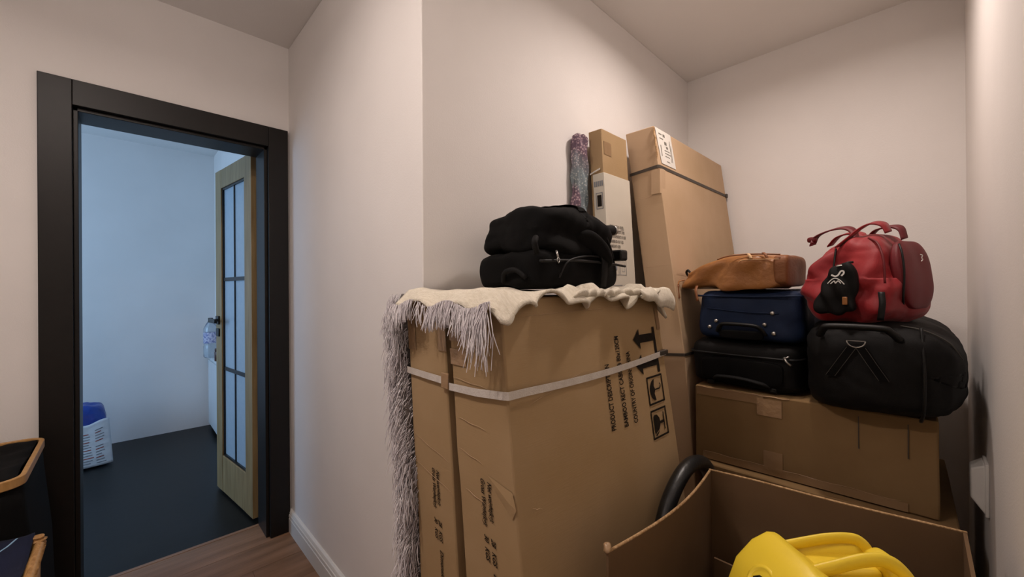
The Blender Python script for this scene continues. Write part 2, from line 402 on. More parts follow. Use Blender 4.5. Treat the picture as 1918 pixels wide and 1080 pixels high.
# ================================================================== SHOWER CABIN CARTONS
SL = .115                                    # lean towards the wall per metre of height
def shower_box(xl, xr, y0, y1, zt, sl0, sl1, label, seed):
    """xl, xr at z=1.164; sheared upright carton leaning on the niche wall"""
    def X(x, y, z): 
        k = (y-y0)/(y1-y0); return x+(1.164-z)*(sl0*(1-k)+sl1*k)
    c = [(X(xl,y0,0),y0,0),(X(xr,y0,0),y0,0),(X(xr,y1,0),y1,0),(X(xl,y1,0),y1,0),(X(xl,y0,zt),y0,zt),(X(xr,y0,zt),y0,zt),(X(xr,y1,zt),y1,zt),(X(xl,y1,zt),y1,zt)]
    t = thing('shower_cabin_carton', label, 'carton', (0,0,0), 0, 'shower cabin cartons')
    carton('carton_body', c, 'card', t, 14, .002, .001, seed)
    return t, X
Y0, Y1 = .56, 1.245
bxR, XR = shower_box(-.797, -.607, Y0, Y1, 1.232, .105, .150, 'tall cardboard carton printed PRODUCT DESCRIPTION, with arrows and umbrella symbols', 3)
bxL, XL = shower_box(-.995, -.823, Y0+.004, Y1-.02, 1.228, .082, .10, 'tall cardboard carton squeezed between the printed carton and the wall', 9)
def faceX(u, v): return (XR(-.607, u, v)+.0028, u, v)                  # big side face, u = y, v = z
def faceR(u, v): return (XR(u, Y0, v), Y0-.0028, v)                     # narrow front face, u = x at z 1.164
def faceL(u, v): return (XL(u, Y0, v), Y0+.004-.0028, v)
for s_, st_, ln_ in (('PRODUCT DESCRIPTION', (.926, .880), .170), ('BAMBOO RECT CABIN B 80x120CM', (.986, .876), .243), ('COUNTRY OF ORIGIN: CHINA', (1.036, .876), .196)):
    mb = MB(); print_text(mb, s_, .0275, st_, (0,1), faceX, bold=.0006, length=ln_); mb.build('printed_text', 'ink', bxR)
def arrow(mb, y, z, L, hw, hl, sw):                                    # points to -y, foot bar is separate
    mb.poly2([(y,z),(y+hl,z-hw),(y+hl,z-sw),(y+L,z-sw),(y+L,z+sw),(y+hl,z+sw),(y+hl,z+hw)], faceX)
mb = MB(); arrow(mb, 1.066, 1.100, .120, .030, .036, .012); mb.build('printed_arrow', 'ink', bxR)
mb = MB(); arrow(mb, 1.063, 1.026, .125, .030, .036, .012); mb.build('printed_arrow', 'ink', bxR)
mb = MB(); mb.poly2([(1.186,.992),(1.200,.992),(1.198,1.130),(1.184,1.130)], faceX); mb.build('printed_bar', 'ink', bxR)
def frame2(mb, y0, y1, z0, z1, w):
    for r in ((y0,y1,z0,z0+w),(y0,y1,z1-w,z1),(y0,y0+w,z0,z1),(y1-w,y1,z0,z1)):
        mb.poly2([(r[0],r[2]),(r[1],r[2]),(r[1],r[3]),(r[0],r[3])], faceX)
def ico(cy, cz): return lambda a, b: faceX(cy+a, cz+b)
mb = MB(); frame2(mb, 1.110, 1.204, .904, .986, .0055); f_ = ico(1.157, .945)
mb.poly2([(-.004,-.031)]+[(-.004-.030*math.cos(a), .031*math.sin(a)) for a in [R(x) for x in range(-90, 91, 15)]]+[(-.004,.031),(-.010,.011),(-.003,0),(-.010,-.011)], f_)
hk = [(-.006,0),(.024,0),(.030,.004),(.031,.010),(.026,.015)]
for a, b in zip(hk, hk[1:]):
    d = Vector((b[0]-a[0], b[1]-a[1])).normalized()*.002; mb.poly2([(a[0]-d.y,a[1]+d.x),(b[0]-d.y,b[1]+d.x),(b[0]+d.y,b[1]-d.x),(a[0]+d.y,a[1]-d.x)], f_)
mb.build('printed_umbrella', 'ink', bxR)
mb = MB(); frame2(mb, 1.108, 1.200, .808, .890, .0055); f_ = ico(1.154, .849)
mb.poly2([(-.033,-.027),(-.034,.022),(-.026,.027),(-.012,.025),(.000,.014),(.003,.002),(.000,-.008),(-.008,-.018)], f_)
mb.poly2([(-.006,-.020),(-.014,-.028),(-.028,-.034),(-.031,-.031)], f_)
mb.poly2([(.002,-.004),(.024,-.004),(.024,.004),(.002,.004)], f_); mb.poly2([(.024,-.024),(.029,-.024),(.029,.026),(.024,.026)], f_)
mb.build('printed_glass', 'ink', bxR)
for bxo, fc, un, ug, zz in ((bxR, faceR, -.6905, -.7130, (.840,.083,.842,.100,.724,.055,.654,.14)), (bxL, faceL, -.888, -.9065, (.800,.086,.802,.100,.679,.052,.608,.14))):
    for s_, u_, z_, ln in (('Net weight(kg):', un, zz[0], zz[1]), ('Gross Weight(kg):', ug, zz[2], zz[3]), ('28   KGS', un, zz[4], zz[5]), ('30   KGS', ug, zz[4]+.001, zz[5]), ('Dimension LxWxH', un, zz[6], zz[7])):
        mb = MB(); print_text(mb, s_, .0190, (u_, z_), (0,-1), fc, shear=.3, bold=.0004, length=ln); mb.build('printed_text', 'ink', bxo)
# white plastic straps
def zstrap(y): return 1.036+.010*math.sin((y-Y0)*2.2)
mb = MB(); ys = [Y0+(Y1-Y0)*i/14 for i in range(15)]
mb.ribbon([(XR(-.800,Y0,1.022)-.001, Y0-.007, 1.022), (XR(-.70,Y0,1.026), Y0-.008, 1.026), (XR(-.612,Y0,1.034), Y0-.007, 1.034), (XR(-.605,Y0,1.035)+.005, Y0-.004, 1.035)]+[(XR(-.607,y,zstrap(y))+.0065, y, zstrap(y)-.012*math.sin(math.pi*(y-Y0)/(Y1-Y0))) for y in ys[1:]], (0,0,.017), lambda i: (0,-1,0) if i < 3 else (1,-.3 if i == 3 else 0,0), .0012)
mb.build('strap', 'strap_white', bxR)
MB().box(XR(-.607,1.22,1.05)-.002, XR(-.607,1.22,1.05)+.013, 1.205, 1.252, 1.040, 1.054).build('strap_buckle', 'strap_dark', bxR, bevel=.002)
mb = MB(); mb.ribbon([(XL(-.998,Y0,1.034), Y0-.003, 1.034), (XL(-.90,Y0,1.032), Y0-.004, 1.032), (XL(-.806,Y0,1.030), Y0-.003, 1.030)], (0,0,.017), (0,-1,0), .0012); mb.build('strap', 'strap_white', bxL)
MB().box(XL(-.835,Y0,1.03), XL(-.806,Y0,1.03), Y0-.006, Y0, 1.012, 1.050).build('strap_buckle', 'tape_clear', bxL, bevel=.002)
# tape patches and a torn scrap
def patch(par, fc, u0, u1, v0, v1, m, name='tape', off=.0):
    mb = MB(); mb.poly2([(u0,v0),(u1,v0),(u1,v1),(u0,v1)], fc); mb.build(name, m, par)
patch(bxR, faceR, -.795, -.748, 1.130, 1.215, 'tape'); patch(bxR, faceR, -.795, -.735, 1.075, 1.112, 'tape_clear')
patch(bxL, faceL, -.993, -.955, 1.090, 1.205, 'tape'); patch(bxL, faceL, -.85, -.815, 1.10, 1.2, 'tape')
patch(bxR, faceX, 1.218, 1.240, 1.12, 1.22, 'tape')
mb = MB(); mb.v = [faceR(-.69,.855), faceR(-.612,.842), faceR(-.605,.812), faceR(-.618,.790), faceR(-.66,.822), (faceR(-.62,.82)[0], Y0-.006, .82)]
mb.f = [(0,1,5),(1,2,5),(2,3,5),(3,4,5),(4,0,5)]; mb.build('torn_scrap', 'card', bxR)
for fc, par, rows in ((faceR, bxR, ((-.79,1.045,-.66,1.038),(-.78,.955,-.68,.948),(-.785,.885,-.70,.872),(-.77,.80,-.70,.788))), (faceL, bxL, ((-.985,.865,-.83,.835),(-.985,.795,-.82,.765))), (faceX, bxR, ((.62,1.005,.80,1.045),(.60,1.19,1.20,1.205),(.60,.80,.63,.79)))):
    for a in rows:
        mb = MB(); p = [Vector(fc(a[0]+(a[2]-a[0])*i/8, a[1]+(a[3]-a[1])*i/8+.0012*math.sin(i*1.3))) for i in range(9)]
        mb.tube(p, [.0002,.0005,.0006,.0007,.0007,.0006,.0005,.0004,.0001], 5); mb.build('crease', 'card_light', par, True)

# ------------------------------------------------------------------ cream throw with grey fringe
throw = thing('throw_blanket', 'cream woven throw with long grey fringe draped over the two printed cartons', 'blanket')
def grid(name, nu, nv, fn, m, parent, thick=.006, sub=0):
    v = [fn(i/nu, j/nv) for j in range(nv+1) for i in range(nu+1)]; f = [(j*(nu+1)+i, j*(nu+1)+i+1, (j+1)*(nu+1)+i+1, (j+1)*(nu+1)+i) for j in range(nv) for i in range(nu)]
    o = obj(name, v, f, m, parent, True)
    if thick:
        s = o.modifiers.new('solid', 'SOLIDIFY'); s.thickness = thick; s.offset = 0
    return o
ZT = 1.245
def top_fn(a, b):
    # a across (wall -> open side), b along y
    y = .525 + .735*b; xw = XL(-.985, y, 1.23); xo = XR(-.590, y, 1.23)
    edge = .012*math.sin(b*23)+.010*math.sin(b*51+1)
    x = xw+(xo-xw+edge)*a
    z = ZT+.004*math.sin(a*9+b*14)+.010*max(0, N3((x,y,0), 14))
    over = max(0, (a-.90)/.10)
    if over > 0:
        z -= (.026+.016*math.sin(b*19+.6)+.012*math.sin(b*47) )*over**1.3; x += .014*over
        z += .018*math.exp(-((a-.93)/.03)**2)*(0.5+.5*math.sin(b*37+2))*(1 if .35 < b < .85 else .2)
    if b < .055: z -= (.055-b)/.055*.034*(1+.3*math.sin(a*17)); 
    if b > .95: z -= (b-.95)/.05*.05
    return (x, y, z)
grid('sheet', 60, 90, top_fn, 'cream_wool', throw, .007)
# folds of the doubled edge along the open side
for k in range(9):
    yb = .80+k*.043; x = XR(-.590, yb, 1.23)+.012
    mb = MB(); pts = [Vector((x+.006*math.sin(t*3+k), yb-.028+.056*t, ZT-.014+.010*math.sin(math.pi*t)+.004*math.sin(k*3.1))) for t in [i/10 for i in range(11)]]
    mb.tube(pts, [.003+.009*math.sin(math.pi*(i/10)) for i in range(11)], 10, flat=.7); mb.build('fold', 'cream_wool', throw, True)
# fold at the far corner hanging down
def flap_fn(a, b):
    y = 1.06+.20*a; x = XR(-.590, y, 1.23)+.018+.006*math.sin(a*7); z = ZT+.004-.050*b*(.5+.9*a)-.004*math.sin(a*13)
    return (x+.016*math.sin(b*2.6), y+.012*b, z)
grid('corner_flap', 24, 8, flap_fn, 'cream_wool', throw, .006)
def side_fn(a, b):
    y = .545+.075*a; z = 1.238-.95*b
    x = XL(-.995, Y0, z)-.012-.012*math.sin(b*9)*(1-a)-.006*math.sin(b*31+a*4)-.004*a
    if b < .03: x += .02*(1-b/.03)
    return (x, y, z)
grid('side_drop', 8, 70, side_fn, 'side_weave', throw, .006)
fm = MB()
def strand(p, d, L, r=.0011, g=1.0, nseg=5, jit=.3):
    p = Vector(p); v = Vector(d).normalized(); pts = [p.copy()]; st = L/nseg
    for i in range(nseg):
        v = (v+Vector((random.uniform(-jit,jit), random.uniform(-jit,jit), -g*.5))).normalized(); p = p+v*st; pts.append(p.copy())
    fm.tube(pts, [r*1.0]*nseg+[r*.6], 3, cap=False)
for i in range(1000):                                     # front edge of the top, in bunches
    a = random.random(); x = -1.012+.412*a
    if .26 < a < .46 and random.random() < .85: continue
    if math.sin(a*95+1.3*math.sin(a*31)) < -.45 and random.random() < .8: continue
    z = ZT-.026-.008*math.sin(a*17); L = (.040+.022*a)*random.uniform(.6,1.3)
    if a < .15: L *= 1.35
    if a > .84: L = random.uniform(.05,.10)*(1+.5*(a > .95))
    strand((x, .522-.006*random.random(), z), (random.uniform(-.5,.5), -.3, -.7), L, .0011)
for i in range(3200):                                    # long fringe down the wall side
    b = random.random()**.9; z = 1.240-.93*b; x = XL(-.995, Y0, z)
    lump = .5+.5*math.sin(b*23+2*math.sin(b*9)); dx = random.uniform(-.034,.004)-.010*math.sin(b*9)
    strand((x+dx, .540+random.uniform(-.012,.03), z), (-.55*lump+random.uniform(-.6,.35), -.2+random.uniform(-.4,.2), -.45), random.uniform(.04,.085), .0011, jit=.34)
o = fm.build('fringe', 'fringe_grey', throw, True); o['kind'] = 'stuff'

# ------------------------------------------------------------------ black soft suitcase + flopped holdall + umbrella on the throw
def wrinkle(amp, sc, seed, amp2=0, sc2=0):
    def d(u, P):
        k = N3(P, sc, seed)*amp + (abs(N3(P, sc2, seed+3))-.2)*amp2 if amp2 else N3(P, sc, seed)*amp
        return P*(1)+u*k
    return d
t = thing('soft_suitcase', 'black zipped soft suitcase lying flat on the fringed throw', 'suitcase', (-.800, .940, 1.250))
def d_(u, P):
    P = P+u*(N3(P,16,2)*.010); P.z = max(P.z, -.052); return P
soft('case_body', (.130,.200,.056), (0,0,.052), 'black_fabric', t, 22, 6, deform=d_)
MB().tube(spline([(.136,-.20,.070),(.142,-.07,.076),(.142,.07,.076),(.136,.20,.070)],6), .004, 6).build('zipper', 'black_plain', t, True)
MB().tube(spline([(.138,-.13,.030),(.144,-.10,.072),(.143,-.02,.090),(.142,.05,.092)],6), .003, 6).build('seam', 'black_plain', t, True)
zp = MB().tube([(.142,-.145,.098),(.150,-.148,.082)], .003, 6).tube([(.150,-.148,.082),(.152,-.154,.074),(.152,-.148,.066),(.151,-.142,.074),(.150,-.148,.082)], .0015, 6).build('zip_pull', 'steel', t, True)
MB().ribbon([(.140,.06,.108),(.150,.062,.080),(.148,.062,.04),(.144,.06,.006)], (0,.030,0), (1,0,0), .003).build('strap', 'black_nylon', t, True)
for yy in (-.198, .198):
    MB().tube(spline([(.00,yy,.02),(.02,yy*1.06,.045),(.06,yy*1.06,.05),(.09,yy*1.03,.03)],6), .007, 8).build('handle', 'black_nylon', t, True)
MB().box(.09,.138,.175,.216,.088,.122).build('corner_guard', 'black_plain', t, bevel=.006)
t = thing('holdall', 'black floppy holdall collapsed over the black suitcase', 'bag', (-.795, .928, 1.350))
def d_(u, P):
    P = Vector(P); k = P.y/.20
    if P.z > 0: P.z *= 1.0 + .10*max(0,-k) + .26*math.exp(-((k-.10)/.45)**2) - 1.05*max(0,k-.22)**1.1
    P.y += -.035*max(0,P.z/.08)*(1 if k > 0 else -.6)
    P.y *= .86 if P.y > 0 else .93
    fold = .011*math.sin(P.z*70+P.y*10+N3(P,7,5)*2.5)*(1-abs(u.z)**2)*(1-.8*abs(u.y)**3); P += u*(fold+.016*N3(P,9,4)+.006*abs(N3(P,22,8)))
    return P
soft('bag_body', (.132,.180,.066), (0,0,.058), 'black_fabric', t, 40, 6, deform=d_)
def d_(u, P):
    P = Vector(P); k = P.y/.17; P += u*(.010*math.sin(P.y*30+P.z*60)+.012*N3(P,12,14)); P.z -= .075*max(0,k)**1.6; P.x += .012*math.sin(P.y*20); return P
soft('flap', (.135,.128,.038), (.006,.008,.026), 'black_fabric', t, 28, 4, deform=d_)
MB().tube(spline([(.10,.05,.090),(.128,.085,.066),(.132,.115,.030),(.13,.14,-.01)],6), .007, 6, flat=.5).build('strap', 'black_nylon', t, True)
MB().tube(spline([(.11,-.18,.03),(.12,-.196,.015),(.115,-.182,-.01)],5), .008, 8).build('strap_end', 'black_nylon', t, True)
MB().tube(spline([(.02,.03,.135),(.09,.06,.118),(.125,.09,.08)],6), .003, 6).build('seam', 'black_plain', t, True)
t = thing('folding_umbrella', 'closed black folding umbrella poking out beside the holdall', 'umbrella', (-.795, 1.145, 1.446))
mb = MB().lathe([(.006,-.03),(.016,0),(.019,.03),(.019,.11),(.016,.125),(.012,.128)], 18, (0,0,0), (.10,1,.10)); mb.build('canopy', 'black_nylon', t, True)
MB().lathe([(.017,.118),(.018,.122),(.018,.128),(.010,.131)], 18, (0,0,0), (.10,1,.10)).build('ferrule', 'steel', t, True)
MB().tube(spline([(.0128,.128,.0128),(.017,.155,.013),(.020,.178,.019)],4), .0022, 6).build('tip', 'steel', t, True)

# ------------------------------------------------------------------ tall carton leaning in the niche corner
tall = thing('tall_carton', 'tallest brown carton with a black band, leaning in the corner', 'carton')
def XT_(x, z): return x+.132*(1.957-z) if z > .95 else x+.132*1.007+.075*(.95-z)
TY0, TY1, TX0, TX1, TZ = 1.66, 2.49, -.960, -.826, 1.957
def tall_section(z0, z1, n):
    pass
v = []; zsn = [0,.3,.6,.95,1.2,1.5,1.77,1.957]; f = []
for z in zsn:
    for (x, y) in ((TX0,TY0),(TX1,TY0),(TX1,TY1),(TX0,TY1)): v.append((XT_(x,z)+N3((x,y,z),5,2)*.002, y, z))
for i in range(len(zsn)-1):
    for k in range(4): k2 = (k+1)%4; f.append((i*4+k, i*4+k2, i*4+4+k2, i*4+4+k))
f += [(3,2,1,0), tuple(len(v)-4+k for k in range(4))]
o = obj('carton_body', v, f, 'card_light', tall); add_bevel(o, .004, 2, 50)
def tfx(u, v_): return (XT_(TX1, v_)+.0035, u, v_)
def tfy(u, v_): return (XT_(u, v_), TY0-.0035, v_)
def ring(z, w, m, name, far=TY1):
    mb = MB(); mb.ribbon([(XT_(TX0,z)-.001, TY0-.002, z-.012), (XT_(TX1,z)-.004, TY0-.003, z), (XT_(TX1,z)+.001, TY0-.001, z), (XT_(TX1,z)+.002, TY0+.005, z)]+[(XT_(TX1,z)+.002, TY0+(far-TY0)*i/4, z) for i in range(1,5)], (0,0,w), lambda i: (0,-1,0) if i < 2 else ((.7,-.7,0) if i == 2 else (1,0,0)), .002); mb.build(name, m, tall)
ring(1.775, .013, 'strap_dark', 'strap'); ring(.975, .012, 'strap_dark', 'strap')
MB().box(XT_(TX1,1.775), XT_(TX1,1.775)+.010, TY1-.012, TY1+.006, 1.764, 1.786).build('strap_buckle', 'strap_dark', tall, bevel=.002)
lb = MB(); lb.poly2([(1.668,1.955),(1.820,1.955),(1.832,1.795),(1.690,1.795)], tfx); lab = lb.build('shipping_label', 'paper', tall)
def tfx2(u, v_): p = tfx(u, v_); return (p[0]+.0008, p[1], p[2])
mb = MB()
for (u, v0, ww, hh) in ((1.695,1.935,.03,.005),(1.735,1.938,.02,.012),(1.700,1.915,.035,.004),(1.742,1.905,.022,.014),(1.755,1.885,.018,.010),(1.700,1.880,.006,.05),(1.735,1.865,.05,.003),(1.735,1.852,.06,.003),(1.735,1.838,.045,.003),(1.795,1.92,.004,.10),(1.745,1.815,.03,.003),(1.805,1.90,.003,.08)):
    mb.poly2([(u,v0-hh),(u+ww,v0-hh),(u+ww,v0),(u,v0)], tfx2)
mb.build('label_print', 'ink_grey', lab)
tb = MB(); tb.ribbon([(XT_(TX1-.040,1.71), TY0-.0035, 1.71), (XT_(TX1,1.71), TY0-.0045, 1.71), (XT_(TX1,1.71)+.0035, TY0+.002, 1.71), (XT_(TX1,1.71)+.0035, TY0+.035, 1.71)], (0,0,.105), lambda i: (0,-1,0) if i < 2 else (1,-.5 if i == 2 else 0,0), .0015); tb.build('corner_tab', 'card_light', tall)
for z in (1.655, 1.35, 1.62):
    mb = MB(); mb.tube([tfy(TX0+(TX1-TX0)*(.03+.94*i/6), z+.0012*math.sin(i*1.7)-.01*(1-i/6)) for i in range(7)], .0004, 5); mb.build('crease', 'card_light', tall)
mb = MB(); mb.tube([tfx(TY0+.03+.75*i/10, 1.315-.012*math.sin(i*.3)) for i in range(11)], .0006, 5); mb.build('crease', 'card_light', tall)
mb = MB(); pts = []
for i in range(9): pts.append((XT_(TX1,1.95-.018*i)+.002+.002*(i%2), TY0-.003-.0025*(i%3), 1.952-.018*i))
mb.tube(pts, [.002,.004,.003,.005,.003,.004,.003,.003,.002], 6); mb.build('torn_edge', 'card_edge', tall)
# ------------------------------------------------------------------ slim carton in a printed white sleeve
slim = thing('slim_carton', 'narrow upright carton in a white printed sleeve beside the floral fabric', 'carton')
SX0, SX1, SY0, SY1, SZ = -.985, -.922, 1.405, 1.600, 1.905
def XS(x, z): return x+.055*(SZ-z)
def sl_box(name, x0, x1, y0, y1, z0, z1, m, parent, seed=1, bevel=.003):
    c = [(XS(x0,z0),y0,z0),(XS(x1,z0),y0,z0),(XS(x1,z0),y1,z0),(XS(x0,z0),y1,z0),(XS(x0,z1),y0,z1),(XS(x1,z1),y0,z1),(XS(x1,z1),y1,z1),(XS(x0,z1),y1,z1)]
    return carton(name, c, m, parent, 4, .001, 0, seed, bevel)
sl_box('carton_body', SX0, SX1, SY0, SY1, 0, SZ, 'card', slim, 4)
sv = sl_box('sleeve', SX0+.012, SX1+.004, SY0-.004, SY1+.003, .02, 1.722, 'sleeve', slim, 5, .002)
def sfx(u, v_): return (XS(SX1+.004, v_)+.0012, u, v_)
def sfy(u, v_): return (XS(u, v_), SY0-.0055, v_)
mb = MB()
for i, L_ in enumerate((.105,.112,.120,.100,.075)):
    z = 1.500-.0205*i
    print_text(mb, ['READY CASES: 01 / 02 ED','COLOR OF BOARD: 01 / 13 ED','LENGTH OF PRODUCT: 10 / 12 ED','NUMBER: ED / 02 / 11 ED','AMOUNT: 12 ED'][i], .016, (SY0+.016, z), (1,0), sfx, bold=.0006, length=L_)
mb.build('printed_text', 'ink_grey', sv)
def rect2(mb, r, fn): mb.poly2([(r[0],r[2]),(r[1],r[2]),(r[1],r[3]),(r[0],r[3])], fn)
def fr2(mb, y0, y1, z0, z1, w, fn):
    for r in ((y0,y1,z0,z0+w),(y0,y1,z1-w,z1),(y0,y0+w,z0,z1),(y1-w,y1,z0,z1)): rect2(mb, r, fn)
mb = MB(); fr2(mb, SY0+.020, SY0+.070, 1.305, 1.375, .002, sfx); fr2(mb, SY0+.078, SY0+.128, 1.305, 1.375, .002, sfx)
mb.poly2([(SY0+.035,1.325),(SY0+.055,1.325),(SY0+.058,1.360),(SY0+.045,1.345)], sfx); fr2(mb, SY0+.092, SY0+.114, 1.32, 1.362, .0015, sfx)
for i in range(14): rect2(mb, (SY0+.018, SY0+.090-.02*((i*7)%3)/3, 1.262-.011*i, 1.2645-.011*i), sfx)
for i in range(9): rect2(mb, (SY0+.100, SY0+.140, 1.26-.012*i, 1.263-.012*i), sfx)
o = mb.build('printed_symbols', 'print_grey', sv); o['kind'] = 'stuff'
mb = MB(); rect2(mb, (SX0+.030, SX0+.050, 1.585, 1.632), sfy); mb.build('printed_picture', 'ink', sv)
mb = MB(); fr2(mb, SX0+.024, SX0+.056, 1.575, 1.642, .003, sfy)
for i in range(5): rect2(mb, (SX0+.018+.009*i, SX0+.024+.009*i, 1.668, 1.690), sfy)
mb.build('printed_marks', 'print_grey', sv)
mb = MB()
for k in range(7): rect2(mb, (SY0+.01+.02*k, SY0+.026+.02*k, 1.10+.02*(k%3), 1.135+.025*(k%2)), sfx)
mb.build('printed_photos', 'bottle_label', sv)
MB().ribbon([(XS(SX0+.002,1.72), SY0-.006, 1.724), (XS(SX0+.03,1.72), SY0-.012, 1.73), (XS(SX1-.012,1.72), SY0-.007, 1.738)], (0,0,.006), (0,-1,0), .002).build('sleeve_edge', 'paper', sv)
patch(slim, lambda u, v_: (XS(SX1, v_)+.0016, u, v_), SY0+.01, SY0+.065, 1.80, 1.855, 'tape', 'tape')
# ------------------------------------------------------------------ floral fabric hung behind the slim carton
def fl_fn(a, b):
    z = 1.885-.95*b
    wd = .105-.05*max(0,min(1,(b-.25)/.25))
    y = 1.355 + wd*a - .030*max(0,(b-.32))*2.0 - .02*b
    if b < .03: z -= .03*(1-a)**3
    x = XC+.022+.012*math.sin(a*17+b*5)+.006*math.sin(a*40+b*25)+.012*a+.03*max(0,b-.35)
    return (x, y, z)
def fl_fn2(a, b):
    a2 = a*2*math.pi; z = 1.888-.95*b; r = 1-.25*max(0,min(1,(b-.2)/.3))
    top = min(1, (b+.004)/.022)**.5
    y = 1.360+.045*math.cos(a2)*r*top - .045*max(0,b-.22)*1.2
    x = XC+.026+.020*math.sin(a2)*top+.006*math.sin(a2*7+b*16)+.004*math.sin(a2*3-b*40)+.03*max(0,b-.35)+.004*math.sin(b*50+a2*2)
    return (x, y, z)
o = grid('floral_fabric', 48, 60, fl_fn2, 'floral', None, 0)
tag(o, 'plum and grey floral printed fabric hanging beside the narrow white carton', 'fabric')

# ================================================================== RIGHT-HAND STACK
def yawbox(name, parent, x0, x1, y0, y1, z0, z1, m, rz, seed=0, n=8, wob=.002, bulge=.003, bevel=.005):
    c, s = math.cos(rz), math.sin(rz)
    def T(x, y): return (x0+(x-x0)*c-(y-y0)*s, y0+(x-x0)*s+(y-y0)*c)
    cs = [(*T(x,y), z) for z in (z0, z1) for (x,y) in ((x0,y0),(x1,y0),(x1,y1),(x0,y1))]
    o = carton(name, cs, m, parent, n, wob, bulge, seed, bevel)
    return o, T
low = thing('storage_carton', 'brown carton at the bottom of the luggage stack, mostly hidden', 'carton')
o, TL = yawbox('carton_body', low, -.600, .060, 1.595, 2.25, 0, .585, 'card_dark', R(1.5), 21)
up_ = thing('storage_carton', 'wide taped brown carton carrying the suitcases and the black duffel', 'carton')
UZ0, UZ1, UA, UB, UC = .587, .868, -.642, .022, 1.628
o, TU = yawbox('carton_body', up_, UA, UB, UC, 2.26, UZ0, UZ1, 'card_dark', R(2), 22)
def ufy(u, v_): p = TU(u, UC-.0058); return (p[0], p[1], v_)
def ufy2(u, v_): p = TU(u, UC-.0066); return (p[0], p[1], v_)
patch(up_, ufy, UA+.008, UA+.235, UZ1-.034, UZ1-.003, 'tape'); patch(up_, ufy2, UA+.215, UA+.290, UZ1-.072, UZ1-.012, 'tape_clear')
patch(up_, ufy2, UA+.235, UA+.292, UZ0+.02, UZ0+.088, 'tape'); patch(up_, ufy, UA+.03, UA+.60, UZ0+.004, UZ0+.030, 'tape')
for (a, b) in ((.49,.505),(.60,.615)):
    mb = MB(); mb.poly2([(UA+a,UZ1-.12),(UA+a+.0025,UZ1-.12),(UA+a+.0025,UZ1-.02),(UA+a,UZ1-.02)], ufy); mb.build('crease', 'strap_dark', up_)
mb = MB(); mb.tube([ufy(UA+.012+.30*i/14, UZ1-.003+.0015*math.sin(i*2.3)) for i in range(15)], .0022, 6); mb.build('tape_edge', 'tape_clear', up_, True)
mb = MB(); mb.tube([ufy(UA+.035+.55*i/20, UZ0+.031+.0015*math.sin(i*1.3)) for i in range(21)], .0007, 6); mb.build('tape_edge', 'tape_clear', up_, True)

# soft-sided suitcases lying flat, handle side to the front
def suitcase(name, label, cat, x0, x1, y0, y1, z0, z1, m, p=7, seed=0):
    t = thing(name, label, cat, ((x0+x1)/2, (y0+y1)/2, z0), 0, 'suitcases on the wide carton')
    sx, sy, sz = (x1-x0)/2, (y1-y0)/2, (z1-z0)/2
    def d(u, P):
        P = P+u*(N3(P,13,seed)*.007); P.z = max(P.z, -sz); P.z = min(P.z, sz+.004); return P
    soft('case_body', (sx, sy, sz), (0,0,sz), m, t, 24, p, deform=d)
    return t, sx, sy, sz
t, sx, sy, sz = suitcase('black_suitcase', 'black soft suitcase lying flat under the navy suitcase', 'suitcase', -.676, -.296, 1.650, 2.24, .872, 1.046, 'black_nylon', 8, 31)
MB().tube(spline([(-sx-.002,-sy+.06,sz*1.45),(-sx+.03,-sy-.003,sz*1.45),(0,-sy-.006,sz*1.45),(sx-.03,-sy-.003,sz*1.45),(sx+.002,-sy+.06,sz*1.45)],6), .0045, 6).build('zipper', 'black_plain', t, True)
def dd(u, P): return P
soft('pocket', (sx*.72,.010,sz*.50), (0,-sy-.004,sz*.80), 'black_fabric', t, 12, 6)
MB().tube(spline([(-.09,-sy-.004,.030),(-.07,-sy-.022,.042),(0,-sy-.026,.045),(.07,-sy-.022,.036),(.095,-sy-.004,.024)],8), .009, 8, flat=.6).build('handle', 'black_nylon', t, True)
MB().tube(spline([(sx-.05,-sy-.004,sz*1.55),(sx-.042,-sy-.012,sz*1.40),(sx-.030,-sy-.008,sz*1.25)],5), .004, 6).tube([(sx-.035,-sy-.008,sz*1.60),(sx-.052,-sy-.008,sz*1.50)], .003, 6).build('zip_pull', 'steel', t, True)
for sg in (-1, 1): MB().box(sg*sx*.55-.012, sg*sx*.55+.012, -sy-.003, -sy+.02, .004, sz*.25).build('foot', 'black_plain', t, bevel=.004)
t, sx, sy, sz = suitcase('blue_suitcase', 'navy blue soft suitcase with silver studs between backpack and black suitcase', 'suitcase', -.655, -.292, 1.662, 2.22, 1.048, 1.240, 'blue_nylon', 8, 37)
MB().tube(spline([(-sx*.72,-sy-.003,sz*1.28),(0,-sy-.006,sz*1.16),(sx*.60,-sy-.003,sz*1.14)],6), .0025, 6).build('zipper', 'blue_nylon', t, True)
MB().tube(spline([(-sx-.001,-sy+.05,sz*1.78),(-sx+.025,-sy-.002,sz*1.78),(0,-sy-.004,sz*1.76),(sx-.025,-sy-.002,sz*1.78),(sx+.001,-sy+.05,sz*1.78)],6), .004, 6).build('piping', 'blue_nylon', t, True)
h1 = MB().tube(spline([(-.092,-sy-.004,.036),(-.080,-sy-.018,.056),(-.058,-sy-.026,.066),(.030,-sy-.026,.064),(.054,-sy-.018,.054),(.068,-sy-.004,.030)],8), .010, 10, flat=.7).build('handle', 'black_plain', t, True)
soft('handle_pad', (.074,.010,.016), (-.012,-sy-.003,.026), 'black_fabric', t, 10, 5)
for (px, pz) in ((-.098,.074),(-.122,.050),(.066,.068),(.094,.038),(.090,.110)):
    MB().lathe([(.0075,0),(.0075,.003),(.005,.0055),(.001,.006)], 14, (px,-sy-.004,pz), (0,-1,0)).build('stud', 'steel', t, True)
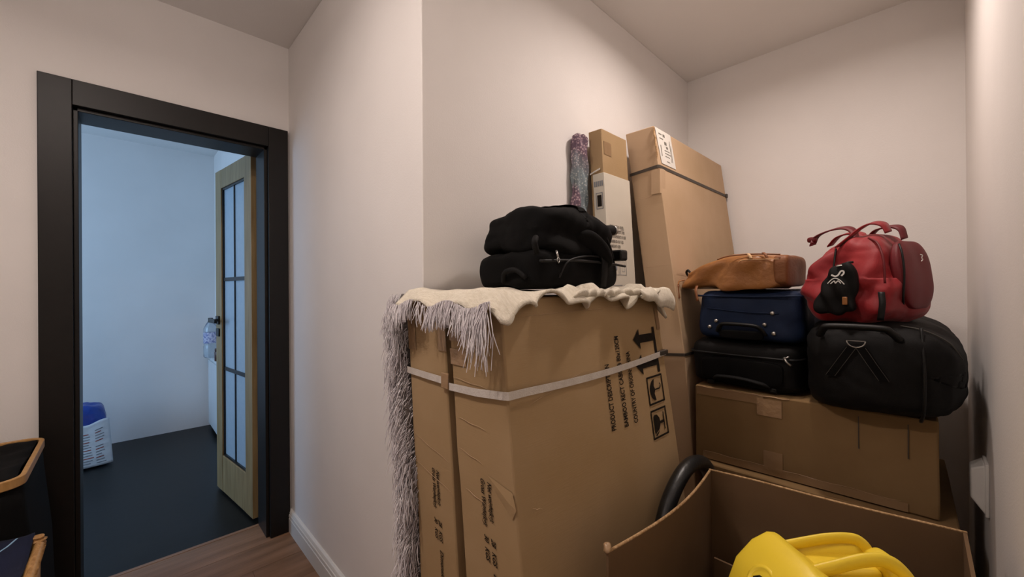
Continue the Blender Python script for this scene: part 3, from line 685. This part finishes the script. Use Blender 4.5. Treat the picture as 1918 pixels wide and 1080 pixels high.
# tan leather backpack lying on its back
t = thing('leather_backpack', 'tan leather backpack lying on top of the navy suitcase', 'backpack', (-.530, 1.790, 1.243), R(-2))
def d_(u, P):
    P = Vector(P); k = (P.x/.19+1)/2                      # 0 pinched left end -> 1 square right end
    hgt = .56+.44*min(1, k*2.0)**.8 - .10*max(0,k-.75)*2; zb = P.z < 0
    P.z = -.066+(P.z+.066)*hgt
    P.y *= (.70+.30*min(1,k*1.6))
    cr = .009*math.sin(P.x*40-P.z*44+N3(P,8,44)*4)*(1-abs(u.z)**3)*(1-k*.75)
    P += u*(cr+.014*N3(P,10,45)); P.z = max(P.z, -.066)
    if P.y < -.118: P.z -= .024*min(1,(-.118-P.y)/.02)*(1 if P.z < -.02 else .3)*(1-.6*k)
    return P
soft('bag_body', (.190,.150,.068), (0,0,.068), 'tan_leather', t, 36, 5.5, deform=d_)
def d_(u, P): return P+u*(.005*N3(P,12,47))
soft('end_panel', (.024,.139,.056), (.178,0,.067), 'tan_leather_side', t, 14, 6, deform=d_)
MB().tube(spline([(-.03,-.136,.116),(.0,-.143,.124),(.04,-.146,.128),(.11,-.144,.128),(.180,-.138,.122)],6), .0025, 6).build('piping', 'tan_leather_side', t, True)
MB().tube(spline([(.050,-.152,.100),(.072,-.155,.108),(.178,-.148,.106)],6), .0012, 5).build('stitching', 'stitch', t, True)
for xx in (.078, .128):
    MB().ribbon(spline([(xx,-.140,.132),(xx+.010,-.152,.124),(xx+.016,-.156,.112)],4), (.010,0,0), (0,-1,.2), .003).build('strap_loop', 'stitch' if xx < .1 else 'tan_leather_side', t, True)
MB().ribbon(spline([(-.112,-.128,.016),(-.108,-.148,-.006),(-.100,-.151,-.045)],5), (.010,0,0), (0,-1,0), .003).build('zip_pull', 'tan_leather_side', t, True)
MB().tube(spline([(-.176,-.05,.05),(-.188,-.055,.072),(-.178,-.06,.082),(-.166,-.06,.066)],6), .005, 8).build('carry_loop', 'black_plain', t, True)
tas = MB().tube(spline([(-.182,-.085,.040),(-.198,-.100,.036),(-.200,-.108,.020)],5), .003, 6).build('tassel', 'tan_leather', t, True)
for k in range(6):
    MB().tube(spline([(-.200+.003*math.cos(k),-.108+.003*math.sin(k),.020),(-.202+.006*math.cos(k),-.112,-.006),(-.200+.009*math.cos(k*1.3),-.112+.007*math.sin(k),-.036)],4), .0024, 5).build('tassel_cord', 'tan_leather_side', tas, True)

# black duffel hanging over the carton's front edge
t = thing('duffel_bag', 'large black duffel bag with a V strap on the carton, under the red bag', 'bag', (-.104, 1.955, .870))
def d_(u, P):
    P = Vector(P); k = P.x/.178
    if P.z > 0: P.z -= .085*max(0,k-.30)**1.6
    else: P.z += .030*max(0,k-.55)**1.4
    P.y += .050*max(0,k-.45)**1.5*max(0,-u.y)
    P += u*(.010*N3(P,7,51)+.005*abs(N3(P,22,53))); P.z = max(P.z, -.134)
    return P
soft('bag_body', (.180,.400,.136), (0,0,.136), 'black_nylon', t, 40, 6, deform=d_)
yf = -.403
MB().tube(spline([(.092,yf+.030,.264),(.096,yf+.004,.20),(.098,yf-.002,.12),(.096,yf+.004,.04),(.09,yf+.03,.006)],6), .004, 6).build('piping', 'black_plain', t, True)
def vstrap(x0, z0, x1, z1, name='strap'):
    mb = MB(); mb.ribbon([(x0,yf-.008,z0),((x0+x1)/2,yf-.011,(z0+z1)/2),(x1,yf-.008,z1)], (.026,0,0), (0,-1,0), .003); return mb.build(name, 'black_fabric', t)
for sgn in (-1, 1):
    st = vstrap(-.042+sgn*.010, .205, -.042+sgn*.060, .112)
    for w_ in (-.011, .011):
        mb = MB(); mb.tube([(-.042+sgn*.010+w_, yf-.012,.203),(-.042+sgn*.035+w_, yf-.0155,.158),(-.042+sgn*.060+w_, yf-.0125,.113)], .0008, 5); mb.build('stitching', 'grey_stitch', st)
ring_pts = [(-.042+.021*math.cos(a), yf-.012, .222+.019*math.sin(a)) for a in [R(180+18*i) for i in range(11)]]
MB().tube(ring_pts, .0018, 8).tube([ring_pts[0], ring_pts[-1]], .0014, 6).build('ring', 'steel', t, True)
MB().tube(spline([(-.130,yf+.010,.232),(-.118,yf-.008,.252),(-.100,yf-.014,.262),(.01,yf-.014,.262),(.032,yf-.008,.252),(.050,yf+.010,.230)],8), .012, 10, flat=.8).build('handle', 'black_plain', t, True)
MB().tube(spline([(.05,yf+.05,.268),(.10,yf+.05,.256),(.145,yf+.06,.226),(.17,yf+.09,.180)],6), .002, 6).build('seam', 'grey_stitch', t, True)

# red holdall on the duffel
t = thing('red_bag', 'red weekender bag with strap handles on top of the black duffel', 'bag', (-.158, 1.752, 1.140), R(-20))
def d_(u, P):
    P = Vector(P); k = (P.z/.138+1)/2
    P.x *= (1.06 if P.x > 0 else .86)-.40*max(0,k-.25)**1.5*1.7; P.y *= (1.04-.42*max(0,k-.3)**1.4*1.5)
    if P.z > 0: P.z -= .034*math.exp(-((P.x+.022)/.030)**2)*(P.z/.138)**2
    P.z += -.022*abs(P.x/.15)**2*(1 if P.z > 0 else 0)
    front = max(0, -u.y)
    P.y += .022*front*math.exp(-((P.x+.012)/.040)**2)*math.exp(-((P.z-.05)/.07)**2)
    f_ = .010*math.sin(P.x*62-P.z*28+N3(P,6,71)*4)+.010*math.sin(P.z*60+P.x*18+N3(P,5,74)*3)*math.exp(-((P.z+.05)/.05)**2)
    P += u*(f_*front*.8+.012*N3(P,9,72)+.005*abs(N3(P,25,73))); P.z = max(P.z, -.136); return P
soft('bag_body', (.140,.135,.140), (0,0,.136), 'red_nylon', t, 48, 4.6, deform=d_)
def d_(u, P):
    P = Vector(P); k = (P.z/.105+1)/2; P.y *= (.78+.27*math.sin(k*2.6)); P.x += .008*(1-(P.z/.105)**2)*max(0,u.x); P += u*.004*N3(P,15,77); return P
pk = soft('end_pocket', (.014,.088,.105), (.130,.010,.146), 'red_dark', t, 20, 4, deform=d_, rot=(0,R(-8),0))
MB().tube(spline([(.130,-.062,.236),(.144,-.080,.205),(.150,-.084,.15),(.145,-.078,.085),(.134,-.05,.05)],7), .003, 6).build('piping', 'black_plain', t, True)
MB().tube(spline([(.060,-.070,.262),(.095,-.100,.240),(.118,-.122,.19),(.124,-.128,.12)],7), .003, 6).build('piping', 'red_dark', t, True)
em = MB(); ec = (.152, .012, .195)
em.tube(spline([(ec[0],ec[1]-.006,ec[2]+.010),(ec[0]+.0005,ec[1]+.003,ec[2]+.008),(ec[0]+.001,ec[1]-.002,ec[2]),(ec[0]+.001,ec[1]+.004,ec[2]-.004),(ec[0]+.001,ec[1]-.004,ec[2]-.010)],4), .0013, 5).build('emblem', 'white_print', pk, True)
for (pts, m_) in (([(-.105,-.060,.255),(-.098,-.045,.285),(-.060,-.030,.303),(-.020,-.028,.304),(.008,-.040,.285),(.022,-.060,.250)], 'red_dark'),
                  ([(-.098,.030,.255),(-.070,.025,.282),(-.030,.018,.290),(.006,.010,.280),(.020,-.005,.256)], 'red_nylon'),
                  ([(-.015,-.085,.240),(.012,-.072,.268),(.030,-.055,.292),(.055,-.040,.308),(.082,-.035,.300),(.094,-.035,.276)], 'red_nylon'),
                  ([(.020,.020,.268),(.045,.015,.292),(.085,.010,.296),(.108,.005,.285),(.118,.0,.255)], 'red_dark')):
    MB().ribbon(spline(pts, 8), (.006,.027,.008), lambda i: (0,-.2,1), .005).build('handle', m_, t, True)
soft('strap_end', (.014,.012,.010), (-.112,-.05,.276), 'red_dark', t, 8, 3)
MB().tube(spline([(-.018,-.092,.235),(-.014,-.118,.15),(-.010,-.137,.06)],6), .003, 6).build('zipper', 'black_plain', t, True)
MB().ribbon([(-.014,-.146,.060),(-.014,-.148,.026)], (.011,0,0), (0,-1,0), .002).build('zip_pull', 'steel', t)
MB().ribbon(spline([(.118,-.134,.095),(.124,-.142,.06),(.118,-.140,.012)],5), (.013,.008,0), (.3,-1,0), .003).build('corner_guard', 'black_plain', t, True)
# black folded pouch hanging on the red bag
pz = thing('shopper_pouch', 'small black folded pouch with white emblem hanging on the red bag', 'pouch', (-.192, 1.600, 1.214), R(-16))
def d_(u, P):
    P = Vector(P); k = (P.z/.075+1)/2; P.x *= (1.28-.62*k); P.x += .030*(k-.5); P.y *= .8+.4*(1-k)
    P += u*(.008*N3(P,22,81)+.004*math.sin(P.x*130+P.z*60)); return P
pb = soft('pouch_body', (.050,.018,.076), (.0,0,.030), 'black_nylon', pz, 20, 3.4, deform=d_)
def pmap(u, v_): return (u, -.0245-.002*math.sin(v_*40), v_)
mb = MB()
def line2(mb, pts, w, fn):
    for a, b in zip(pts, pts[1:]):
        d = Vector((b[0]-a[0], b[1]-a[1])); d = d.normalized()*w/2; n_ = (-d.y, d.x); mb.poly2([(a[0]+n_[0],a[1]+n_[1]),(b[0]+n_[0],b[1]+n_[1]),(b[0]-n_[0],b[1]-n_[1]),(a[0]-n_[0],a[1]-n_[1])], fn)
sp2 = lambda pts, n=5: [(p.x, p.y) for p in spline([(a, b, 0) for a, b in pts], n)]
line2(mb, sp2([(-.008,.074),(.002,.069),(.010,.073),(.016,.084),(.022,.085),(.024,.078),(.018,.070)]), .0046, pmap)
line2(mb, sp2([(-.018,.047),(-.006,.060),(.004,.063),(.016,.056),(.026,.044)]), .0026, pmap)
line2(mb, sp2([(-.010,.046),(.000,.055),(.003,.048),(.010,.055),(.017,.047)]), .0028, pmap)
mb.build('emblem', 'white_print', pb)
MB().box(.020,.032,-.028,-.020,-.018,.006).build('clip', 'tan_leather', pz, bevel=.002)
MB().tube(spline([(.010,.0,.095),(.018,.01,.110),(.03,.02,.112)],4), .0035, 6).build('loop', 'black_plain', pz, True)
MB().ribbon(spline([(.0,-.012,.100),(.02,-.008,.103),(.035,.0,.101)],4), (0,.004,.004), (0,-.3,1), .002).build('clasp', 'steel', pz, True)

# ================================================================== OPEN CARTON, VACUUM, HOSE
oc = thing('open_carton', 'open empty-topped brown carton holding the yellow machine', 'carton')
OZ = .727; TH = .006
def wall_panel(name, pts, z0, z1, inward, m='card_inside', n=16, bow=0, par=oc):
    """upright panel along a polyline in plan; has thickness"""
    P = [Vector((p[0], p[1])) for p in pts]; v = []; f = []; k = len(P)
    for i, p in enumerate(P):
        t_ = (P[min(i+1,k-1)]-P[max(i-1,0)]).normalized(); nr = Vector((-t_.y, t_.x))*inward*TH
        for (q, z) in ((p, z0), (p+nr, z0), (p+nr, z1[i] if isinstance(z1, list) else z1), (p, z1[i] if isinstance(z1, list) else z1)): v.append((q.x, q.y, z))
    for i in range(k-1):
        for a in range(4): b = (a+1)%4; f.append((i*4+a, i*4+b, i*4+4+b, i*4+4+a))
    f += [(3,2,1,0), (4*k-4,4*k-3,4*k-2,4*k-1)]
    mb = MB(); mb.v = v; mb.f = f
    return mb.build(name, m, par)
A_ = (-.448, .690); B_ = (-.440, 1.213); C_ = (.056, 1.283); D_ = (.062, .760)
left = [(A_[0]+(B_[0]-A_[0])*t+.024*math.sin(math.pi*t), A_[1]+(B_[1]-A_[1])*t) for t in [i/14 for i in range(15)]]
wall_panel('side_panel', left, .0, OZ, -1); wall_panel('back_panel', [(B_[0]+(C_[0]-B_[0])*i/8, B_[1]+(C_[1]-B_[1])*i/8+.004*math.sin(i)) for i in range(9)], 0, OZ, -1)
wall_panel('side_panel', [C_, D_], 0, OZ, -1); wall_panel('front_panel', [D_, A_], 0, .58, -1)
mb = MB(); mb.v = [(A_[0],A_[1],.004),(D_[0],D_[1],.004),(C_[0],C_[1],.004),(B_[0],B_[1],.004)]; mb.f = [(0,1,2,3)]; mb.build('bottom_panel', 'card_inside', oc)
mb = MB(); mb.tube([(*p, OZ+.0005) for p in [(q[0]+.003, q[1]) for q in left]], .0033, 6); mb.build('cut_edge', 'card_edge', oc, True)
mb = MB(); mb.tube([(B_[0]+(C_[0]-B_[0])*i/8, B_[1]+(C_[1]-B_[1])*i/8-.003+.004*math.sin(i), OZ+.0005) for i in range(9)], .0030, 6); mb.build('cut_edge', 'card_edge', oc, True)
soft('torn_corner', (.007,.009,.008), (A_[0], A_[1]+.004, OZ+.004), 'tape_clear', oc, 6, 2.5, deform=lambda u, P: P+u*.006*N3(P,90,5))
# small folded insert standing in the corner of the carton
ins = MB().box(-.40,-.27, 1.13, 1.136, .006, .53).box(-.276,-.27, 1.13, 1.22, .006, .53).build('folded_insert', 'card_inside', oc)

# yellow wet-and-dry vacuum head inside the carton
vc = thing('vacuum_cleaner', 'bright yellow plastic vacuum cleaner with carry handle inside the open carton', 'vacuum cleaner', (-.126, .912, .083), R(45)); vc.scale = (.95, .95, .95)
soft('drum', (.150,.150,.308), (0,0,.226), 'black_plain', vc, 16, 5)
soft('head', (.140,.150,.085), (.03,0,.600), 'yellow_plastic', vc, 28, 4)
# ridged motor cover: section in x-z swept along y, edges rounded by a bevel
sec = [(-.172,.56),(-.168,.640),(-.150,.690),(-.118,.726),(-.088,.742),(-.074,.741),(-.040,.712),(-.010,.690),(-.005,.56)]
mb = MB(); n_ = len(sec)
for (yy, k_) in ((-.155,.82),(-.13,.94),(-.06,1),(.03,1),(.052,.97)):
    for (x_, z_) in sec: mb.v.append((x_*(.9+.1*k_), yy, .56+(z_-.56)*k_))
for i in range(4):
    for a in range(n_): b = (a+1)%n_; mb.f.append((i*n_+a, i*n_+b, i*n_+n_+b, i*n_+n_+a))
mb.f += [tuple(range(n_)), tuple(4*n_+a for a in reversed(range(n_)))]
mc = mb.build('motor_cover', 'yellow_plastic', vc, bevel=.008, bseg=3)
MB().lathe([(.030,-.012),(.030,.001),(.024,.003),(.020,-.002),(.004,-.002)], 28, (-.146,-.030,.690), (-.80,-.10,.60)).build('switch_ring', 'yellow_plastic', mc, True)
MB().lathe([(.010,-.004),(.010,.010),(.008,.012),(.002,.012)], 4, (-.146,-.030,.690), (-.80,-.10,.60)).build('switch', 'black_plain', mc)
def plate(pts, w_, h_, name, par):
    mb = MB(); mb.tube(spline(pts, 8), h_, 14, flat=w_/h_, side=(0,0,1)); return mb.build(name, 'yellow_plastic', par, True)
plate([(-.060,.050,.704),(-.02,.050,.712),(.03,.048,.722),(.070,.044,.726),(.092,.042,.720),(.108,.040,.698),(.118,.038,.65)], .006, .011, 'handle', vc)
wl = MB(); tp = spline([(-.060,.050,.704),(-.02,.050,.712),(.03,.048,.722),(.070,.044,.726),(.092,.042,.720),(.108,.040,.698),(.118,.038,.65)], 4)
wl.ribbon([(p.x, p.y-.003, (p.z+.62)/2) for p in tp], lambda i: (0,0,tp[i].z-.62), (0,1,0), .006); wl.build('handle_wall', 'yellow_plastic', vc, True)
plate([(-.040,-.014,.698),(.00,-.014,.708),(.05,-.014,.720),(.085,-.016,.722),(.110,-.018,.710),(.135,-.022,.676),(.158,-.026,.62)], .008, .013, 'handle', vc)
def d_(u, P):
    P = Vector(P)
    if P.z > 0: P.z -= .25*max(0, P.x)
    return P
soft('end_cover', (.050,.070,.105), (.120,-.080,.600), 'yellow_plastic', vc, 18, 4, deform=d_)
soft('handle_bridge', (.020,.034,.045), (.120,.010,.672), 'yellow_plastic', vc, 14, 4, rot=(0,R(-18),0))
soft('deck', (.065,.030,.012), (.035,.018,.684), 'yellow_plastic', vc, 12, 5)
# hose
t = tag(MB().tube(spline([(-.471,.78,.28),(-.478,.90,.45),(-.485,.985,.58),(-.490,1.06,.67),(-.488,1.15,.724),(-.483,1.235,.728),(-.478,1.300,.690),(-.475,1.335,.60),(-.474,1.34,.40),(-.474,1.34,.03)],8), .021, 16).build('vacuum_hose', 'rubber', None, True), 'black flexible vacuum hose arching behind the open carton', 'hose')
mb = MB()

# ================================================================== WALL SOCKET
sk = thing('wall_socket', 'white wall socket on the side wall beside the stack', 'socket', (XE, 1.735, .690))
MB().box(-.008, 0, -.045, .045, -.073, .073).build('plate', 'socket_white', sk, bevel=.003)
MB().hexa([(-.007,-.042,-.068),(-.007,.042,-.068),(-.034,.030,-.030),(-.034,-.030,-.030),(-.007,-.042,.069),(-.007,.042,.069),(-.034,.030,.050),(-.034,-.030,.050)]).build('cover', 'socket_white', sk, bevel=.004)

# ================================================================== LAUNDRY HAMPERS BY THE DOOR
hp = thing('laundry_hamper', 'black fabric laundry hamper with bamboo rim standing against the wall', 'hamper', (-1.945, -.425, 0))
hx, hy, HZ = .225, .222, .74
def rrect(sx, sy, r, n=6):
    out = []
    for (cx, cy, a0) in ((sx-r,sy-r,0),(-sx+r,sy-r,90),(-sx+r,-sy+r,180),(sx-r,-sy+r,270)):
        for i in range(n+1): a = R(a0+90*i/n); out.append((cx+r*math.cos(a), cy+r*math.sin(a)))
    return out
def hamper_body(name, par, m, levels, n=6, cap=True, seed=0, inside=None):
    v = []; f = []; k = None
    for (sx, sy, r, z) in levels:
        pts = rrect(sx, sy, r, n); k = len(pts)
        for p in pts: d = 1+.012*N3((p[0],p[1],z),9,seed); v.append((p[0]*d, p[1]*d, z))
    for i in range(len(levels)-1):
        for a in range(k): b = (a+1)%k; f.append((i*k+a, i*k+b, i*k+k+b, i*k+k+a))
    f.append(tuple(reversed(range(k))))
    if cap: f.append(tuple((len(levels)-1)*k+a for a in range(k)))
    return obj(name, v, f, m, par, True)
hamper_body('fabric_body', hp, 'black_fabric', [(hx*.9,hy*.9,.05,.0),(hx*1.02,hy*1.06,.05,.03),(hx*1.05,hy*1.12,.055,.25),(hx*1.03,hy*1.10,.055,.45),(hx*1.0,hy*1.02,.05,.66),(hx,hy,.05,HZ-.008),(hx*.97,hy*.97,.05,HZ-.008),(hx*.95,hy*.95,.05,HZ-.05)], seed=3)
def rim(par, sx, sy, r, z, w, h, m, name='rim'):
    o_ = rrect(sx, sy, r, 6); i_ = rrect(sx-w, sy-w, max(r-w,.01), 6); k = len(o_); v = []; f = []
    for (pts, zz) in ((o_, z-h), (o_, z), (i_, z), (i_, z-h)): v += [(p[0], p[1], zz) for p in pts]
    for a in range(k):
        b = (a+1)%k
        for q in range(4): q2 = (q+1)%4; f.append((q*k+a, q*k+b, q2*k+b, q2*k+a))
    mb = MB(); mb.v = v; mb.f = f; return mb.build(name, m, par, bevel=.002)
rim(hp, hx+.006, hy+.006, .055, HZ+.004, .012, .026, 'bamboo')
cl = grid('black_cloth', 20, 20, lambda a, b: (-1.945+(a-.5)*.424, -.425+(b-.5)*.42, HZ-.004+.030*math.exp(-((a-.35)/.25)**2-((b-.35)/.25)**2)+.012*N3((a*3,b*3,0),2,5)), 'black_fabric', None, .006)
tag(cl, 'black clothing heaped in the bamboo-rimmed hamper', 'clothes')
bk = thing('rattan_basket', 'rattan basket with a wrapped rim in front of the black hamper', 'basket', (-1.475, -.395, 0))
bx, by, BZ = .200, .235, .575
hamper_body('basket_body', bk, 'rattan', [(bx*.85,by*.9,.03,0),(bx*.98,by*.98,.03,.3),(bx,by,.03,BZ-.012),(bx-.012,by-.012,.03,BZ-.012),(bx-.015,by-.015,.03,BZ-.12)], seed=6)
pts = rrect(bx-.004, by-.004, .022, 5); pts.append(pts[0])
# wrapped cane rim: one coil of rattan per turn
core = [Vector((p[0], p[1], BZ)) for p in pts]; MB().tube(core, .010, 10, cap=False).build('rim', 'bamboo', bk, True)
dense = []; 
for a, b in zip(core, core[1:]):
    n_ = max(1, int((b-a).length/.004))
    dense += [a+(b-a)*i/n_ for i in range(n_)]
wr = MB(); hel = []
for i, p in enumerate(dense):
    t_ = (dense[(i+1)%len(dense)]-p); t_ = t_.normalized() if t_.length > 1e-6 else Vector((1,0,0)); a = Vector((0,0,1)); b = t_.cross(a)
    for q in range(4): th = 2*math.pi*(q/4)+i*0.0; hel.append(p+t_*.001*q+(a*math.cos(th)+b*math.sin(th))*.0118)
wr.tube(hel, .0017, 4, cap=False); o = wr.build('rim_wrapping', 'rattan', bk, True); o['kind'] = 'stuff'
soft('corner_knot', (.015,.015,.014), (bx*-.97, by*.965, BZ+.006), 'rattan', bk, 10, 2.2, deform=lambda u, P: P+u*.003*math.sin(P.z*700))
def navy(a, b):
    x = (a-.5)*.40-.02; y = (b-.5)*.44; return (-1.475+x, -.395+y, BZ+.004+.008*math.sin(a*5+b*4)+.010*N3((a*4,b*4,0),1.5,8)+.022*math.exp(-((a-.1)/.2)**2))
nc = grid('navy_towel', 30, 30, navy, 'navy_cloth', None, .008); tag(nc, 'navy cloth with pale blue stripes folded in the rattan basket', 'cloth')
for (a0, b0, a1, b1, w_) in ((.02,.93,.22,.86,.004),(.10,.72,.42,.66,.007),(.14,.45,.5,.40,.007)):
    mb = MB(); mb.ribbon([Vector(navy(a0+(a1-a0)*i/10, b0+(b1-b0)*i/10))+Vector((0,0,.0045)) for i in range(11)], (0,w_,0), (0,0,1), .0012); mb.build('stripe', 'light_blue', nc)

# ================================================================== FAR ROOM
cb = thing('shoe_cabinet', 'slim white cabinet along the wall behind the open door', 'cabinet', (-3.95, .60, 0))
MB().box(-.665, .30, -.030, .020, .035, .640).build('cabinet_body', 'cabinet_white', cb, bevel=.003)
for k in range(2): MB().box(-.655+.48*k, -.183+.475*k, -.040, -.030, .045, .620).build('door', 'cabinet_white', cb, bevel=.002)
MB().box(-.668, .302, -.044, .020, .640, .658).build('top', 'cabinet_white', cb, bevel=.002)
MB().box(-.64, .28, -.015, .018, 0, .035).build('shadow_strip', 'black_plain', cb)  # black strip standing in for the shadow under the cabinet
def bottle(x, y, label, s=1.0):
    t = thing('water_bottle', label, 'bottle', (x, y, .658))
    r = .044*s
    MB().lathe([(r*.8,0),(r,.012),(r,.10),(r*.94,.11),(r*.94,.115),(r,.125),(r,.235),(r*.96,.26),(r*.7,.295),(r*.36,.325),(r*.32,.33)], 24).build('bottle_body', 'bottle_plastic', t, True)
    MB().lathe([(r*.34,.328),(r*.36,.331),(r*.36,.350),(r*.3,.352)], 18).build('cap', 'black_plain', t, True)
    MB().lathe([(r*1.01,.13),(r*1.015,.131),(r*1.015,.225),(r*1.01,.226)], 24).build('label_band', 'bottle_label', t, True)
bottle(-4.47, .562, 'clear plastic water bottle on the white cabinet', 1.2)
t = thing('jar', 'small dark brown jar beside the water bottles', 'jar', (-4.19, .577, .658))
MB().lathe([(.022,0),(.026,.004),(.026,.075),(.020,.085)], 20).build('jar_body', 'jar_brown', t, True)
MB().lathe([(.024,.084),(.024,.105),(.020,.107)], 20).build('lid', 'jar_brown', t, True)
# printed sack standing by the wall
sk_ = thing('plastic_sack', 'blue and white printed plastic sack on the dark floor by the wall', 'sack', (-4.30, -.215, 0), R(8))
def sackx(k): return .160*(1.06-.22*k)-.035*k
def d_(u, P):
    P = Vector(P); k = (P.z/.205+1)/2
    P.x = P.x/.160*(sackx(k)+.035*k)-.035*k; P.y *= 1.05-.14*k
    P += u*(.012*N3(P,8,91)+.006*abs(N3(P,25,92)))+Vector((0,0,.02*k*N3(P,12,95))); P.z = max(P.z, -.203); return P
soft('sack_body', (.160,.130,.212), (0,0,.205), 'sack_blue', sk_, 26, 5, deform=d_)
def sfront(a, b):
    # wraps the side facing the hallway (+x)
    u = (a-.5)*2; k = b*.74; y = u*(.134-.018*k)
    x = sackx(k)+.020-.016*u**4+.005*N3((a*3,b*4,0),1.7,12)
    return (x, y, .012+.298*b+.022*b*(a-.5)+.010*b*math.sin(a*9))
wp = grid('white_panel', 16, 18, sfront, 'sack_white', sk_, .003)
def sf_off(a, b): p = sfront(a, b); return (p[0]+.003, p[1], p[2])
for col_ in range(3):
    for row_ in range(13):
        a0 = .20+.24*col_; b0 = .10+.062*row_-.02*col_
        if random.random() < .1 or b0 > .86: continue
        m_ = 'print_red' if row_ % 3 == 2 else 'print_grey'; w_ = random.uniform(.10,.20)
        mb = MB(); mb.poly2([(a0,b0),(a0+w_,b0+.004),(a0+w_,b0+.024),(a0,b0+.020)], sf_off); mb.build('printed_line', m_, wp)
